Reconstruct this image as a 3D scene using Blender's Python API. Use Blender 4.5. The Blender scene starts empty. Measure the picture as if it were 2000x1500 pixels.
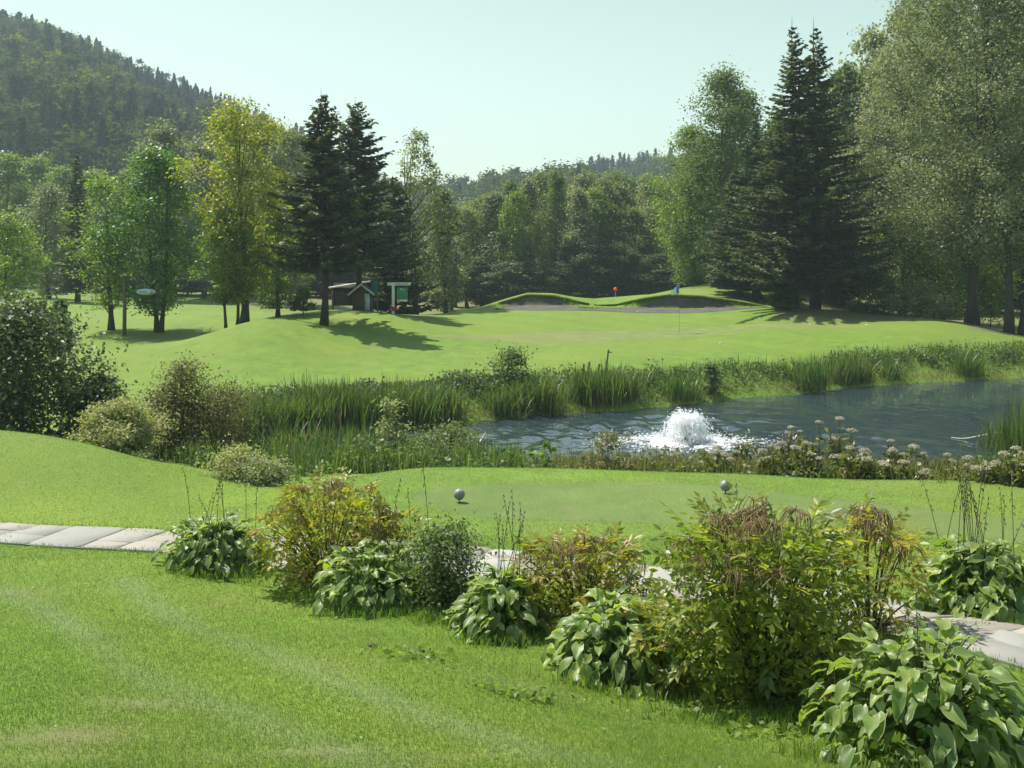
import bpy, bmesh, math, random
import numpy as np
from mathutils import Vector, Matrix, Euler

S = bpy.context.scene
COL = S.collection
F, HY, ZC = 2000.0, 480.0, 5.0           # focal length in photo pixels, horizon row, eye height over the pond

# ------------------------------------------------------------------ camera, sky, sun, exposure
cam = bpy.data.cameras.new('camera')
camo = bpy.data.objects.new('camera', cam); COL.objects.link(camo)
cam.sensor_width = 36; cam.lens = 36.0; cam.shift_y = -270 / 2000.0
cam.clip_start = 0.1; cam.clip_end = 6000
camo.location = (0, 0, ZC); camo.rotation_euler = (math.radians(90), 0, 0)
S.camera = camo

SUN_AZ, SUN_EL = -50.0, 58.0             # degrees: azimuth from +Y towards +X, elevation
w = bpy.data.worlds.new('World'); S.world = w; w.use_nodes = True
nt = w.node_tree; nt.nodes.clear()
sky = nt.nodes.new('ShaderNodeTexSky'); sky.sky_type = 'NISHITA'; sky.sun_disc = False
sky.sun_elevation = math.radians(SUN_EL); sky.sun_rotation = math.radians(SUN_AZ)
sky.air_density = 1.0; sky.dust_density = 1.1; sky.ozone_density = 1.0; sky.altitude = 200
tint = nt.nodes.new('ShaderNodeMix'); tint.data_type = 'RGBA'; tint.blend_type = 'MULTIPLY'
tint.inputs[0].default_value = 1.0; tint.inputs[7].default_value = (1.0, 1.0, 0.78, 1)
bg = nt.nodes.new('ShaderNodeBackground'); bg.inputs[1].default_value = 0.110
wo = nt.nodes.new('ShaderNodeOutputWorld')
tcw = nt.nodes.new('ShaderNodeTexCoord'); sx_ = nt.nodes.new('ShaderNodeSeparateXYZ'); nt.links.new(tcw.outputs['Generated'], sx_.inputs[0])
mrw = nt.nodes.new('ShaderNodeMapRange'); mrw.inputs[1].default_value = .25; mrw.inputs[2].default_value = .7; nt.links.new(sx_.outputs[2], mrw.inputs[0])
tw = nt.nodes.new('ShaderNodeMix'); tw.data_type = 'RGBA'; tw.inputs[6].default_value = (.98, .925, .545, 1); tw.inputs[7].default_value = (.93, .97, 1.0, 1)
nt.links.new(mrw.outputs[0], tw.inputs[0]); nt.links.new(tw.outputs[2], tint.inputs[7])
nt.links.new(sky.outputs[0], tint.inputs[6]); nt.links.new(tint.outputs[2], bg.inputs[0]); nt.links.new(bg.outputs[0], wo.inputs[0])

sl = bpy.data.lights.new('sun', 'SUN'); sl.energy = 4.8; sl.angle = math.radians(0.53); sl.color = (1.0, 0.95, 0.84)
so = bpy.data.objects.new('sun', sl); COL.objects.link(so)
sd = Vector((math.sin(math.radians(SUN_AZ)) * math.cos(math.radians(SUN_EL)),
             math.cos(math.radians(SUN_AZ)) * math.cos(math.radians(SUN_EL)), math.sin(math.radians(SUN_EL))))
so.rotation_euler = sd.to_track_quat('Z', 'Y').to_euler(); so.location = sd * 200

S.view_settings.view_transform = 'Standard'; S.view_settings.look = 'None'
S.view_settings.exposure = 0.76; S.view_settings.gamma = 1.0; S.view_settings.use_curve_mapping = False
S.render.engine = 'CYCLES'
cy = S.cycles
cy.use_denoising = True; cy.max_bounces = 7; cy.diffuse_bounces = 4; cy.glossy_bounces = 3
cy.transmission_bounces = 4; cy.volume_bounces = 1; cy.transparent_max_bounces = 4
cy.sample_clamp_indirect = 6.0; cy.caustics_reflective = False; cy.caustics_refractive = False

# ------------------------------------------------------------------ mesh helpers
def R_(seed): return np.random.default_rng(seed)

class MB:
    """collects vertices and faces of one mesh"""
    def __init__(s): s.V = []; s.F = []; s.n = 0
    def add(s, V, Fs):
        V = np.asarray(V, float).reshape(-1, 3)
        for f in (Fs if isinstance(Fs, (list, tuple)) else [Fs]):
            f = np.asarray(f, int)
            if f.size: s.F.append(f + s.n)
        s.V.append(V); s.n += len(V); return s
    def mesh(s, name, mat, smooth=False, attr=None):
        me = bpy.data.meshes.new(name)
        V = np.concatenate(s.V)
        me.vertices.add(len(V)); me.vertices.foreach_set('co', V.astype(np.float32).ravel())
        li = np.concatenate([f.ravel() for f in s.F]); tot = np.concatenate([np.full(len(f), f.shape[1]) for f in s.F])
        me.loops.add(len(li)); me.loops.foreach_set('vertex_index', li.astype(np.int32))
        me.polygons.add(len(tot)); st = np.concatenate([[0], np.cumsum(tot)[:-1]])
        me.polygons.foreach_set('loop_start', st.astype(np.int32))
        try: me.polygons.foreach_set('loop_total', tot.astype(np.int32))
        except Exception: pass
        me.update(calc_edges=True); me.validate()
        if smooth: me.polygons.foreach_set('use_smooth', np.ones(len(tot), bool))
        for k, a in (attr or {}).items():
            at = me.attributes.new(k, 'FLOAT', 'POINT'); at.data.foreach_set('value', np.asarray(a, np.float32))
        if mat: me.materials.append(mat)
        return me
    def build(s, name, mat, parent=None, loc=(0, 0, 0), smooth=False, attr=None):
        return link(name, s.mesh(name, mat, smooth, attr), parent, loc)

def link(name, me, parent=None, loc=(0, 0, 0), rot=None, scale=None, mat=None):
    o = bpy.data.objects.new(name, me); COL.objects.link(o); o.location = loc
    if parent: o.parent = parent
    if rot is not None: o.rotation_euler = rot
    if scale is not None: o.scale = scale if hasattr(scale, '__len__') else (scale,) * 3
    if mat is not None and me is not None:
        o.material_slots[0].link = 'OBJECT'; o.material_slots[0].material = mat
    return o
def tag(o, label, cat, group=None, kind=None):
    if label: o['label'] = label
    if cat: o['category'] = cat
    if group: o['group'] = group
    if kind: o['kind'] = kind
    return o
def thing(name, label, cat, loc=(0, 0, 0), rz=0, group=None):
    o = bpy.data.objects.new(name, None); COL.objects.link(o); o.location = loc; o.rotation_euler = (0, 0, rz)
    o.empty_display_size = 0.1
    return tag(o, label, cat, group)

def tube(path, rad, k=7, cap=True):
    P = np.asarray(path, float); n = len(P); rad = np.broadcast_to(np.asarray(rad, float), (n,))
    T = np.gradient(P, axis=0); T /= np.linalg.norm(T, axis=1)[:, None] + 1e-9
    ref = np.array([0.0, 1, 0]) if abs(T[0][1]) < .9 else np.array([1.0, 0, 0])
    A = np.cross(T, ref); A /= np.linalg.norm(A, axis=1)[:, None] + 1e-9; B = np.cross(T, A)
    a = np.linspace(0, 2 * np.pi, k, endpoint=False)
    V = P[:, None] + rad[:, None, None] * (np.cos(a)[None, :, None] * A[:, None] + np.sin(a)[None, :, None] * B[:, None])
    i = np.arange(n - 1)[:, None] * k; j = np.arange(k)[None]; j2 = (j + 1) % k
    Q = np.stack([i + j, i + j2, i + k + j2, i + k + j], -1).reshape(-1, 4)
    Fs = [Q]
    if cap: Fs += [np.arange(k)[None, ::-1], (np.arange(k) + (n - 1) * k)[None]]
    return V.reshape(-1, 3), Fs
def box(cx, cy_, cz, sx, sy, sz, bev=0.0):
    bm = bmesh.new(); bmesh.ops.create_cube(bm, size=1)
    bmesh.ops.scale(bm, vec=(sx, sy, sz), verts=bm.verts)
    if bev: bmesh.ops.bevel(bm, geom=bm.edges[:], offset=bev, segments=2, affect='EDGES', profile=.6)
    bmesh.ops.translate(bm, vec=(cx, cy_, cz), verts=bm.verts)
    return from_bm(bm)
def from_bm(bm):
    bm.verts.index_update()
    V = np.array([v.co[:] for v in bm.verts]); by = {}
    for f in bm.faces: by.setdefault(len(f.verts), []).append([v.index for v in f.verts])
    bm.free(); return V, [np.array(x) for x in by.values()]
def sphere(c, r, sub=2):
    bm = bmesh.new(); bmesh.ops.create_icosphere(bm, subdivisions=sub, radius=1)
    V, Fs = from_bm(bm); return V * np.asarray(r) + np.asarray(c), Fs
def lathe(prof, k=16):
    p = np.asarray(prof, float); a = np.linspace(0, 2 * np.pi, k, endpoint=False); n = len(p)
    V = np.stack([p[:, None, 0] * np.cos(a), p[:, None, 0] * np.sin(a), np.repeat(p[:, 1:2], k, 1)], -1).reshape(-1, 3)
    i = np.arange(n - 1)[:, None] * k; j = np.arange(k)[None]; j2 = (j + 1) % k
    return V, [np.stack([i + j, i + j2, i + k + j2, i + k + j], -1).reshape(-1, 4), np.arange(k)[None, ::-1], (np.arange(k) + (n - 1) * k)[None]]
def unit(v): return v / (np.linalg.norm(v, axis=-1, keepdims=True) + 1e-9)
def grid_faces(nr, nc):
    i = np.arange(nr - 1)[:, None] * nc; j = np.arange(nc - 1)[None]
    return np.stack([i + j, i + j + 1, i + nc + j + 1, i + nc + j], -1).reshape(-1, 4)

# ------------------------------------------------------------------ materials
def newmat(name):
    m = bpy.data.materials.new(name); m.use_nodes = True; n = m.node_tree; n.nodes.clear()
    o = n.nodes.new('ShaderNodeOutputMaterial'); return m, n, o
def ramp(n, stops, interp='LINEAR'):
    r = n.nodes.new('ShaderNodeValToRGB'); r.color_ramp.interpolation = interp; e = r.color_ramp.elements
    while len(e) < len(stops): e.new(0.5)
    for k, (p, c) in enumerate(stops): e[k].position = p; e[k].color = (*c, 1)
    return r
def noise(n, scale, detail=4, rough=.6, vec=None, dist=0):
    t = n.nodes.new('ShaderNodeTexNoise'); t.inputs['Scale'].default_value = scale; t.inputs['Detail'].default_value = detail
    t.inputs['Roughness'].default_value = rough; t.inputs['Distortion'].default_value = dist
    if vec: n.links.new(vec, t.inputs['Vector'])
    return t
def mixc(n, a, b, fac, mode='MIX'):
    m = n.nodes.new('ShaderNodeMix'); m.data_type = 'RGBA'; m.blend_type = mode
    for s, v in ((0, fac), (6, a), (7, b)):
        if hasattr(v, 'links') or isinstance(v, bpy.types.NodeSocket): n.links.new(v, m.inputs[s])
        elif s == 0: m.inputs[0].default_value = v
        else: m.inputs[s].default_value = (*v, 1)
    return m.outputs[2]
def math_(n, op, a, b=None, clamp=False):
    m = n.nodes.new('ShaderNodeMath'); m.operation = op; m.use_clamp = clamp
    for k, v in ((0, a), (1, b)):
        if v is None: continue
        if isinstance(v, bpy.types.NodeSocket): n.links.new(v, m.inputs[k])
        else: m.inputs[k].default_value = v
    return m.outputs[0]
def principled(n, o, base, rough=.6, spec=.4, metal=0.0):
    p = n.nodes.new('ShaderNodeBsdfPrincipled')
    if isinstance(base, bpy.types.NodeSocket): n.links.new(base, p.inputs['Base Color'])
    else: p.inputs['Base Color'].default_value = (*base, 1)
    p.inputs['Roughness'].default_value = rough; p.inputs['Specular IOR Level'].default_value = spec; p.inputs['Metallic'].default_value = metal
    n.links.new(p.outputs[0], o.inputs[0]); return p
def leafmat(name, stops, trans=.45, rough=.42, spec=.5, objvar=.35, tcol=(1.15, 1.25, .55), margin=None, tint2=None):
    """thin leaf: gloss + reflection on one side, light passing through from the other"""
    m, n, o = newmat(name)
    g = n.nodes.new('ShaderNodeNewGeometry'); oi = n.nodes.new('ShaderNodeObjectInfo')
    x = math_(n, 'ADD', math_(n, 'MULTIPLY', g.outputs['Random Per Island'], 1 - objvar), math_(n, 'MULTIPLY', oi.outputs['Random'], objvar))
    k = len(stops); r = ramp(n, [(i / max(1, k - 1) * .9 + .05, c) for i, c in enumerate(stops)]); n.links.new(x, r.inputs[0])
    col = r.outputs[0]
    if margin:
        a = n.nodes.new('ShaderNodeAttribute'); a.attribute_name = 'edge'
        mr = n.nodes.new('ShaderNodeMapRange'); mr.inputs[1].default_value = .86; mr.inputs[2].default_value = .95; n.links.new(a.outputs['Fac'], mr.inputs[0])
        col = mixc(n, col, margin, mr.outputs[0])
        ve = n.nodes.new('ShaderNodeAttribute'); ve.attribute_name = 'vein'
        col = mixc(n, col, (.16, .23, .07), math_(n, 'MULTIPLY', ve.outputs['Fac'], .35))
    p = principled(n, o, col, rough, spec)
    t = n.nodes.new('ShaderNodeBsdfTranslucent')
    n.links.new(mixc(n, col, tcol, 1.0, 'MULTIPLY'), t.inputs[0])
    mx = n.nodes.new('ShaderNodeMixShader'); mx.inputs[0].default_value = trans
    n.links.new(p.outputs[0], mx.inputs[1]); n.links.new(t.outputs[0], mx.inputs[2]); n.links.new(mx.outputs[0], o.inputs[0])
    return m
def plain(name, c, rough=.6, spec=.4, var=.15, scale=6.0, bump=0.0, metal=0.0):
    m, n, o = newmat(name)
    tc = n.nodes.new('ShaderNodeTexCoord'); t = noise(n, scale, 5, .65, tc.outputs['Object'])
    r = ramp(n, [(.25, [x * (1 - var) for x in c]), (.75, [min(1, x * (1 + var)) for x in c])]); n.links.new(t.outputs[0], r.inputs[0])
    p = principled(n, o, r.outputs[0], rough, spec, metal)
    if bump:
        b = n.nodes.new('ShaderNodeBump'); b.inputs['Strength'].default_value = bump; b.inputs['Distance'].default_value = .02
        n.links.new(t.outputs[0], b.inputs['Height']); n.links.new(b.outputs[0], p.inputs['Normal'])
    return m
def barkmat(name, c1, c2):
    m, n, o = newmat(name); tc = n.nodes.new('ShaderNodeTexCoord')
    mp = n.nodes.new('ShaderNodeMapping'); mp.inputs['Scale'].default_value = (9, 9, 1.6); n.links.new(tc.outputs['Object'], mp.inputs[0])
    t = noise(n, 2.2, 6, .7, mp.outputs[0], .6); r = ramp(n, [(.3, c1), (.7, c2)]); n.links.new(t.outputs[0], r.inputs[0])
    p = principled(n, o, r.outputs[0], .9, .2)
    b = n.nodes.new('ShaderNodeBump'); b.inputs['Strength'].default_value = .8; b.inputs['Distance'].default_value = .05
    n.links.new(t.outputs[0], b.inputs['Height']); n.links.new(b.outputs[0], p.inputs['Normal']); return m

# ------------------------------------------------------------------ terrain heights
CP = [ # (photo column, photo row, metres from the eye): where the ground surface is seen
 (-400,1500,4.4),(0,1500,4.2),(500,1500,4.2),(1000,1500,4.2),(1500,1500,4.5),(2000,1510,4.8),(2500,1500,5.0),
 (-300,1300,6.1),(0,1300,6.0),(500,1300,6.0),(900,1310,6.0),(1200,1322,6.5),(1500,1385,6.0),(1800,1485,5.05),
 (-300,1080,9.9),(0,1080,9.9),(350,1085,9.8),(420,1115,9.4),(640,1148,8.9),(740,1182,8.2),(870,1195,8.0),(985,1238,7.4),
 (0,1040,10.8),(200,1050,10.6),(350,1062,10.3),(700,1086,9.6),(960,1106,9.0),(1250,1136,8.4),(1500,1155,8.1),(1850,1232,6.7),(2100,1285,6.3),(1900,1205,7.5),(2300,1180,7.6),
 (898,983,12),(1417,972,12),(620,962,12.4),(800,919,14),(1000,915,14.2),(1200,919,14.2),(1400,927,14),(1600,946,13.4),(1800,966,12.8),(2000,986,12.3),(2300,1005,12),
 (700,1030,10.6),(1000,1060,9.8),(1300,1085,9.4),(1700,1090,9.2),(2100,1110,9.0),
 (-300,820,15.5),(0,845,15),(100,857,15),(200,880,15),(300,910,15),(400,945,14.6),(430,985,13.2),(0,960,12.6),(200,980,12.4),(350,1000,12.2),(480,985,13.2),
 (200,745,32),(400,748,31.5),(700,748,31.5),(950,742,31.5),(1150,735,32.5),(1400,715,35),(1700,700,37.5),(2000,692,39),(2300,690,40),(-200,745,32),
 (100,700,36),(300,700,36),(600,700,35),(900,700,36),(1200,700,36),(1500,685,39),(1800,672,40),
 (640,638,42),(530,620,40.5),(700,607,46),(640,622,45),(780,617,45),(840,629,47),(900,622,48),(430,655,42.5),(440,640,46),
 (213,645,46),(243,656,44),(305,649,45.5),(100,650,46),(0,640,48),(60,582,76),(150,590,70),(260,610,60),(380,606,60),(500,615,60),
 (1100,640,46),(1327,650,45),(1600,626,48),(1750,630,46.5),(1890,637,45),(1000,655,43.5),(1500,655,42.5),(1900,652,43),(2000,670,42),(1960,648,48),(2200,655,46),
 (980,614,52),(1200,615,52),(1400,613,52),(1552,601,52),(1600,604,54),(1700,612,53),(1800,622,51),(1880,628,48.5),
 (920,608,60),(850,640,62),(700,635,60),(780,640,60),(1100,600,66),(1200,583,66),(1320,571,68),(1400,553,70),(1470,547,70),(1530,575,66),(1650,600,65),
 (900,615,75),(1000,600,90),(1200,598,90),(600,600,80),(300,590,85),(0,572,90),(1700,580,85),(2000,580,80),
]
CP = np.array(CP, float)
cx_ = (CP[:, 0] - 1000) / F; cz_ = ZC - (CP[:, 1] - HY) / F * CP[:, 2]; cl_ = np.log(CP[:, 2])
_bd = np.array([.5, 3.6, 6, 10, 14, 17, 21, 24, 27, 31, 36, 45, 60, 90, 200, 1000]); _bz = np.array([3.5, 3.1, 2.55, 2.0, 1.8, 1.15, .4, .1, .3, .8, 1.1, 1.4, 1.2, .9, 1.5, 3])
_ld = np.linspace(-2, 8, 2001); _lz = np.interp(_ld, np.log(_bd), _bz); _k = np.exp(-np.linspace(-2.5, 2.5, 41) ** 2); _k /= _k.sum()
_lz = np.convolve(np.pad(_lz, 20, 'edge'), _k, 'valid')
def base_prof(l): return np.interp(l, _ld, _lz)
LU, LD = .16, .20
def kern(u1, l1, u2, l2):
    r = np.sqrt(((u1[:, None] - u2[None]) / LU) ** 2 + ((l1[:, None] - l2[None]) / LD) ** 2) * 2.236
    return (1 + r + r * r / 3) * np.exp(-r)
_W = np.linalg.solve(kern(cx_, cl_, cx_, cl_) + np.eye(len(CP)) * 3e-3, cz_ - base_prof(cl_))

def wp(px, py, d): return np.array([(px - 1000) / F * d, d, ZC - (py - HY) / F * d])
# pond outline: photo points on the water plane z = 0
_far = [(470, 868), (600, 850), (750, 840), (880, 829), (1000, 816), (1130, 806), (1280, 797), (1440, 778), (1560, 770), (1640, 758), (1760, 750), (1850, 745), (2000, 738), (2300, 735)]
POND = [((px - 1000) / F * (2 * F * ZC / 2 / (py - HY)), F * ZC / (py - HY)) for px, py in _far]
POND += [((px - 1000) / F * d, d) for px, d in [(2700, 32), (2500, 24), (2100, 21.5), (1900, 20.5), (1700, 19.9), (1300, 20.2), (1000, 21), (800, 22), (620, 23.2), (480, 25)]]
POND = np.array(POND)
def poly_sd(x, y, P):
    d = np.full(x.shape, 1e9); ins = np.zeros(x.shape, bool)
    for a, b in zip(P, np.roll(P, -1, 0)):
        e = b - a; t = np.clip(((x - a[0]) * e[0] + (y - a[1]) * e[1]) / (e @ e), 0, 1)
        d = np.minimum(d, np.hypot(x - a[0] - t * e[0], y - a[1] - t * e[1]))
        c = ((a[1] > y) != (b[1] > y)); ins ^= c & (x < e[0] * (y - a[1]) / (e[1] if e[1] else 1e-9) + a[0])
    return np.where(ins, -d, d)
LIPP = np.array([(940, 0), (975, .22), (1030, .56), (1080, .5), (1125, .22), (1165, .04), (1205, .12), (1255, .48), (1310, .74), (1370, .66), (1430, .4), (1480, .14), (1560, 0)])
def sstep(a, b, x): t = np.clip((x - a) / (b - a), 0, 1); return t * t * (3 - 2 * t)
def hh(x, y):
    x = np.atleast_1d(np.asarray(x, float)); y = np.atleast_1d(np.asarray(y, float)); out = np.empty(x.shape)
    for s in range(0, len(x), 40000):
        X, Y = x[s:s + 40000], y[s:s + 40000]; yy = np.maximum(Y, 2.5); u = X / yy; l = np.log(yy)
        z = base_prof(l) + kern(u, l, cx_, cl_) @ _W
        px = 1000 + u * F                              # bunker faces with raised grassy lips
        A = np.interp(px, LIPP[:, 0], LIPP[:, 1], 0, 0)
        z = z + A * np.where(Y < 55.4, sstep(54.8, 55.4, Y), np.exp(-((Y - 55.4) / 6) ** 2))
        z = z + .05 * np.sin(X * .9 + Y * .37) * np.sin(Y * .8 - X * .21) * sstep(25, 40, Y) * (1 - sstep(48, 52, Y)) * .8
        z = z + .018 * np.sin(X * 2.1 + 1) * np.sin(Y * 1.7 + X * .6) * (1 - sstep(12, 20, Y))
        near = (Y > 16) & (Y < 45)
        if near.any():
            sdn = poly_sd(X[near], Y[near], POND); zn = z[near]
            wgt = sstep(0, 2.6, sdn); shore = .02 + .28 * np.maximum(sdn, 0)
            zo = (1 - wgt) * shore + wgt * np.maximum(zn, .12); zi = np.maximum(-.9, .55 * sdn) - .02
            z[near] = np.where(sdn > 0, zo, zi)
        out[s:s + 40000] = z
    return out
def h1(x, y): return float(hh([x], [y])[0])
def hit(px, py, d0=3.0, d1=110.0):
    d = np.exp(np.linspace(np.log(d0), np.log(d1), 1400)); x = (px - 1000) / F * d
    z = ZC - (py - HY) / F * d; g = hh(x, d); k = np.argmax(z <= g)
    return np.array([x[k], d[k], g[k]])
def at(px, d): x = (px - 1000) / F * d; return np.array([x, d, h1(x, d)])

def spline(P, n=16, closed=False):
    P = np.asarray(P, float); out = []; m = len(P)
    for i in range(m if closed else m - 1):
        g = (lambda k: P[k % m]) if closed else (lambda k: P[min(max(k, 0), m - 1)])
        a, b, c, d = g(i - 1), g(i), g(i + 1), g(i + 2)
        for t in np.linspace(0, 1, n, endpoint=False):
            out.append(.5 * (2 * b + (c - a) * t + (2 * a - 5 * b + 4 * c - d) * t * t + (3 * b - a - 3 * c + d) * t ** 3))
    if not closed: out.append(P[-1])
    return np.array(out)
def curve_dist(x, y, C):
    d = np.full(np.shape(x), 1e9)
    for a, b in zip(C[:-1], C[1:]):
        e = b - a; t = np.clip(((x - a[0]) * e[0] + (y - a[1]) * e[1]) / (e @ e + 1e-12), 0, 1)
        d = np.minimum(d, np.hypot(x - a[0] - t * e[0], y - a[1] - t * e[1]))
    return d
PATHC = spline([((px - 1000) / F * d, d) for px, d in [(-900, 12.6), (-300, 11.2), (0, 10.75), (200, 10.55), (350, 10.3), (520, 10.0), (700, 9.6), (960, 9.05), (1250, 8.45), (1450, 8.2), (1650, 7.75), (1850, 6.85), (2100, 6.3), (2700, 5.9)]], 10)
PATHW = .44
TR = [[hit(*p)[:2] for p in q] for q in ([(-60, 1140), (60, 1180), (160, 1235), (250, 1300), (350, 1352), (480, 1400), (620, 1450), (760, 1495)],
                                        [(245, 1135), (300, 1180), (400, 1230), (540, 1285), (690, 1345), (840, 1400), (1000, 1450), (1150, 1495)])]
TR = [spline(t, 6) for t in TR]

# ------------------------------------------------------------------ ground sheet
def ground_mat(name, c, dry, fine=1.0, wear_glint=True, mow=0.0):
    m, n, o = newmat(name); tc = n.nodes.new('ShaderNodeTexCoord'); v = tc.outputs['Object']
    big = noise(n, .22, 3, .55, v); mid = noise(n, 1.7, 5, .65, v); fn = noise(n, 38 * fine, 6, .75, v)
    mp = n.nodes.new('ShaderNodeMapping'); mp.inputs['Scale'].default_value = (1.0, .28, 1); n.links.new(v, mp.inputs[0])
    blot = noise(n, 5.5, 5, .7, mp.outputs[0])
    a = mixc(n, [x * .72 for x in c], [x * 1.22 for x in c], ramp_fac(n, mid.outputs[0], .32, .68))
    a = mixc(n, a, [c[0] * 1.35, c[1] * 1.12, c[2] * 1.0], ramp_fac(n, big.outputs[0], .45, .7))
    wvm = n.nodes.new('ShaderNodeTexWave'); wvm.bands_direction = 'DIAGONAL'; wvm.inputs['Scale'].default_value = .16; wvm.inputs['Distortion'].default_value = 1.2; wvm.inputs['Detail'].default_value = 2; n.links.new(v, wvm.inputs[0])
    a = mixc(n, a, [x * .86 for x in c], math_(n, 'MULTIPLY', ramp_fac(n, wvm.outputs['Fac'], .3, .7), .35))
    vb = noise(n, .07, 4, .6, v); a = mixc(n, a, [c[0] * 1.25, c[1] * .95, c[2] * 1.5], math_(n, 'MULTIPLY', ramp_fac(n, vb.outputs[0], .45, .65), .6))
    a = mixc(n, a, [x * .5 for x in c], math_(n, 'MULTIPLY', ramp_fac(n, blot.outputs[0], .60, .74), .6))
    a = mixc(n, [x * .45 for x in c], a, ramp_fac(n, fn.outputs[0], .28, .58))
    dn = noise(n, .9, 6, .7, v)
    a = mixc(n, a, dry, math_(n, 'MULTIPLY', ramp_fac(n, dn.outputs[0], .56, .72), .55))
    if wear_glint:
        at_ = n.nodes.new('ShaderNodeAttribute'); at_.attribute_name = 'wear_glint'
        a = mixc(n, a, (.20, .25, .13), math_(n, 'MULTIPLY', at_.outputs['Fac'], math_(n, 'MULTIPLY', ramp_fac(n, fn.outputs[0], .35, .7), .8)))  # pressed tracks: worn grass plus blade glint painted as paler colour
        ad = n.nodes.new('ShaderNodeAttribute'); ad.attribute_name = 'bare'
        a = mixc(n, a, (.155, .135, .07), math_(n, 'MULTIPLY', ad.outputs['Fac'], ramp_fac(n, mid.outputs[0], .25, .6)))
    p = principled(n, o, a, .85, .25)
    b = n.nodes.new('ShaderNodeBump'); b.inputs['Strength'].default_value = .55; b.inputs['Distance'].default_value = .03
    sm = math_(n, 'ADD', fn.outputs[0], math_(n, 'MULTIPLY', blot.outputs[0], .8))
    n.links.new(sm, b.inputs['Height']); n.links.new(b.outputs[0], p.inputs['Normal'])
    return m
def ramp_fac(n, s, lo, hi):
    r = n.nodes.new('ShaderNodeMapRange'); r.inputs[1].default_value = lo; r.inputs[2].default_value = hi; r.clamp = True
    n.links.new(s, r.inputs[0]); return r.outputs[0]

GRASS = (.152, .255, .028)
M = {}
M['lawn'] = ground_mat('mown_grass', GRASS, (.22, .21, .08))
M['green'] = ground_mat('putting_turf', (.185, .245, .058), (.22, .23, .09), 1.6, False)
M['tee'] = ground_mat('tee_turf', (.14, .225, .045), (.20, .21, .08), 1.3, False)

ys = np.concatenate([np.linspace(-60, 1.5, 12), np.exp(np.linspace(np.log(2), np.log(25), 190)), np.arange(25.2, 76, .24), np.exp(np.linspace(np.log(76.5), np.log(1500), 46))])
ss = np.concatenate([np.linspace(-3, -.75, 26)[:-1], np.linspace(-.75, .75, 330), np.linspace(.75, 3, 26)[1:]])
Yg, Sg = np.meshgrid(ys, ss, indexing='ij'); Xg = Sg * np.maximum(Yg, 2.0) * 1.0
Xg = np.where(Yg < 2, Sg * (2.0 + 0 * Yg) * np.interp(Yg, [-60, 2], [16, 1]), Xg)
gx, gy = Xg.ravel(), Yg.ravel(); gz = hh(gx, gy)
wear_glint = np.zeros(len(gx)); bare = np.zeros(len(gx)); nr = (gy > 3) & (gy < 12)
for c in TR: wear_glint[nr] = np.maximum(wear_glint[nr], np.exp(-(curve_dist(gx[nr], gy[nr], c) / .14) ** 2))  # mask of the worn tracks, with the glint of pressed blades put into it
for px, py, rx, ry, s in [(120, 1440, .45, .2, .8), (270, 1375, .3, .12, .7), (620, 1470, .3, .09, .7), (60, 1480, .4, .18, .6), (40, 1160, .35, .3, .45), (430, 1480, .3, .1, .5), (900, 1480, .35, .1, .45), (330, 960, .8, .4, .45), (1000, 1330, .3, .1, .35)]:
    q = hit(px, py); bare[nr] = np.maximum(bare[nr], s * np.exp(-((gx[nr] - q[0]) / rx) ** 2 - ((gy[nr] - q[1]) / ry) ** 2))
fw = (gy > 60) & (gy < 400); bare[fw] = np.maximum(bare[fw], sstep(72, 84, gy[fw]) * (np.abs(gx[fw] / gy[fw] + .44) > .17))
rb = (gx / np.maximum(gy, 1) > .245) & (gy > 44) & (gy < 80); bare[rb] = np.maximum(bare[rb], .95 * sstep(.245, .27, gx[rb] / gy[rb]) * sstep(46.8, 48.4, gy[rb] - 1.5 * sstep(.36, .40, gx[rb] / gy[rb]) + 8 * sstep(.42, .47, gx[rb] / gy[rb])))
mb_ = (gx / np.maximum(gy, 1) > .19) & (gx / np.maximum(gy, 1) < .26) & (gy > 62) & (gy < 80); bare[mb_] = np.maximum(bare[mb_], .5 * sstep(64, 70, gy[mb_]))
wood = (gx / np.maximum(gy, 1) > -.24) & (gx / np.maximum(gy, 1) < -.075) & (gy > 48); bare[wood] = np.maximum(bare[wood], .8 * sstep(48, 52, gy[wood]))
gm = MB().add(np.stack([gx, gy, gz], 1), grid_faces(len(ys), len(ss)))
g = gm.build('ground', M['lawn'], smooth=True, attr={'wear_glint': wear_glint, 'bare': bare}); g['kind'] = 'structure'

def drape(name, P, mat, off=.02, rings=14, n=10):
    B = spline(P, n, True); c = B.mean(0); m = len(B); t = np.linspace(0, 1, rings + 1)[1:]
    XY = np.concatenate([[c]] + [c + (B - c) * k for k in t]); dz = np.abs(poly_sd(XY[:, 0], XY[:, 1], B)); dz[-m:] = 0; V = np.c_[XY, hh(XY[:, 0], XY[:, 1]) - .012 + (off + .012) * sstep(0, 40 * off, dz)]
    j = np.arange(m); j2 = (j + 1) % m
    tri = np.stack([np.zeros(m, int), 1 + j, 1 + j2], 1)
    q = np.concatenate([np.stack([1 + r * m + j, 1 + (r + 1) * m + j, 1 + (r + 1) * m + j2, 1 + r * m + j2], 1) for r in range(rings - 1)])
    o = MB().add(V, [tri, q]).build(name, mat, smooth=True); o['kind'] = 'structure'; return o
drape('putting_green', [((px - 1000) / F * d, d) for px, d in [(800, 40.5), (950, 41), (1150, 41.6), (1400, 43), (1560, 44.4), (1700, 45.2), (1790, 45.9), (1720, 46.5), (1600, 46.9), (1450, 47.2), (1300, 47.0), (1150, 45.6), (1000, 44), (880, 42.4)]], M['green'], .02, 24)
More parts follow.
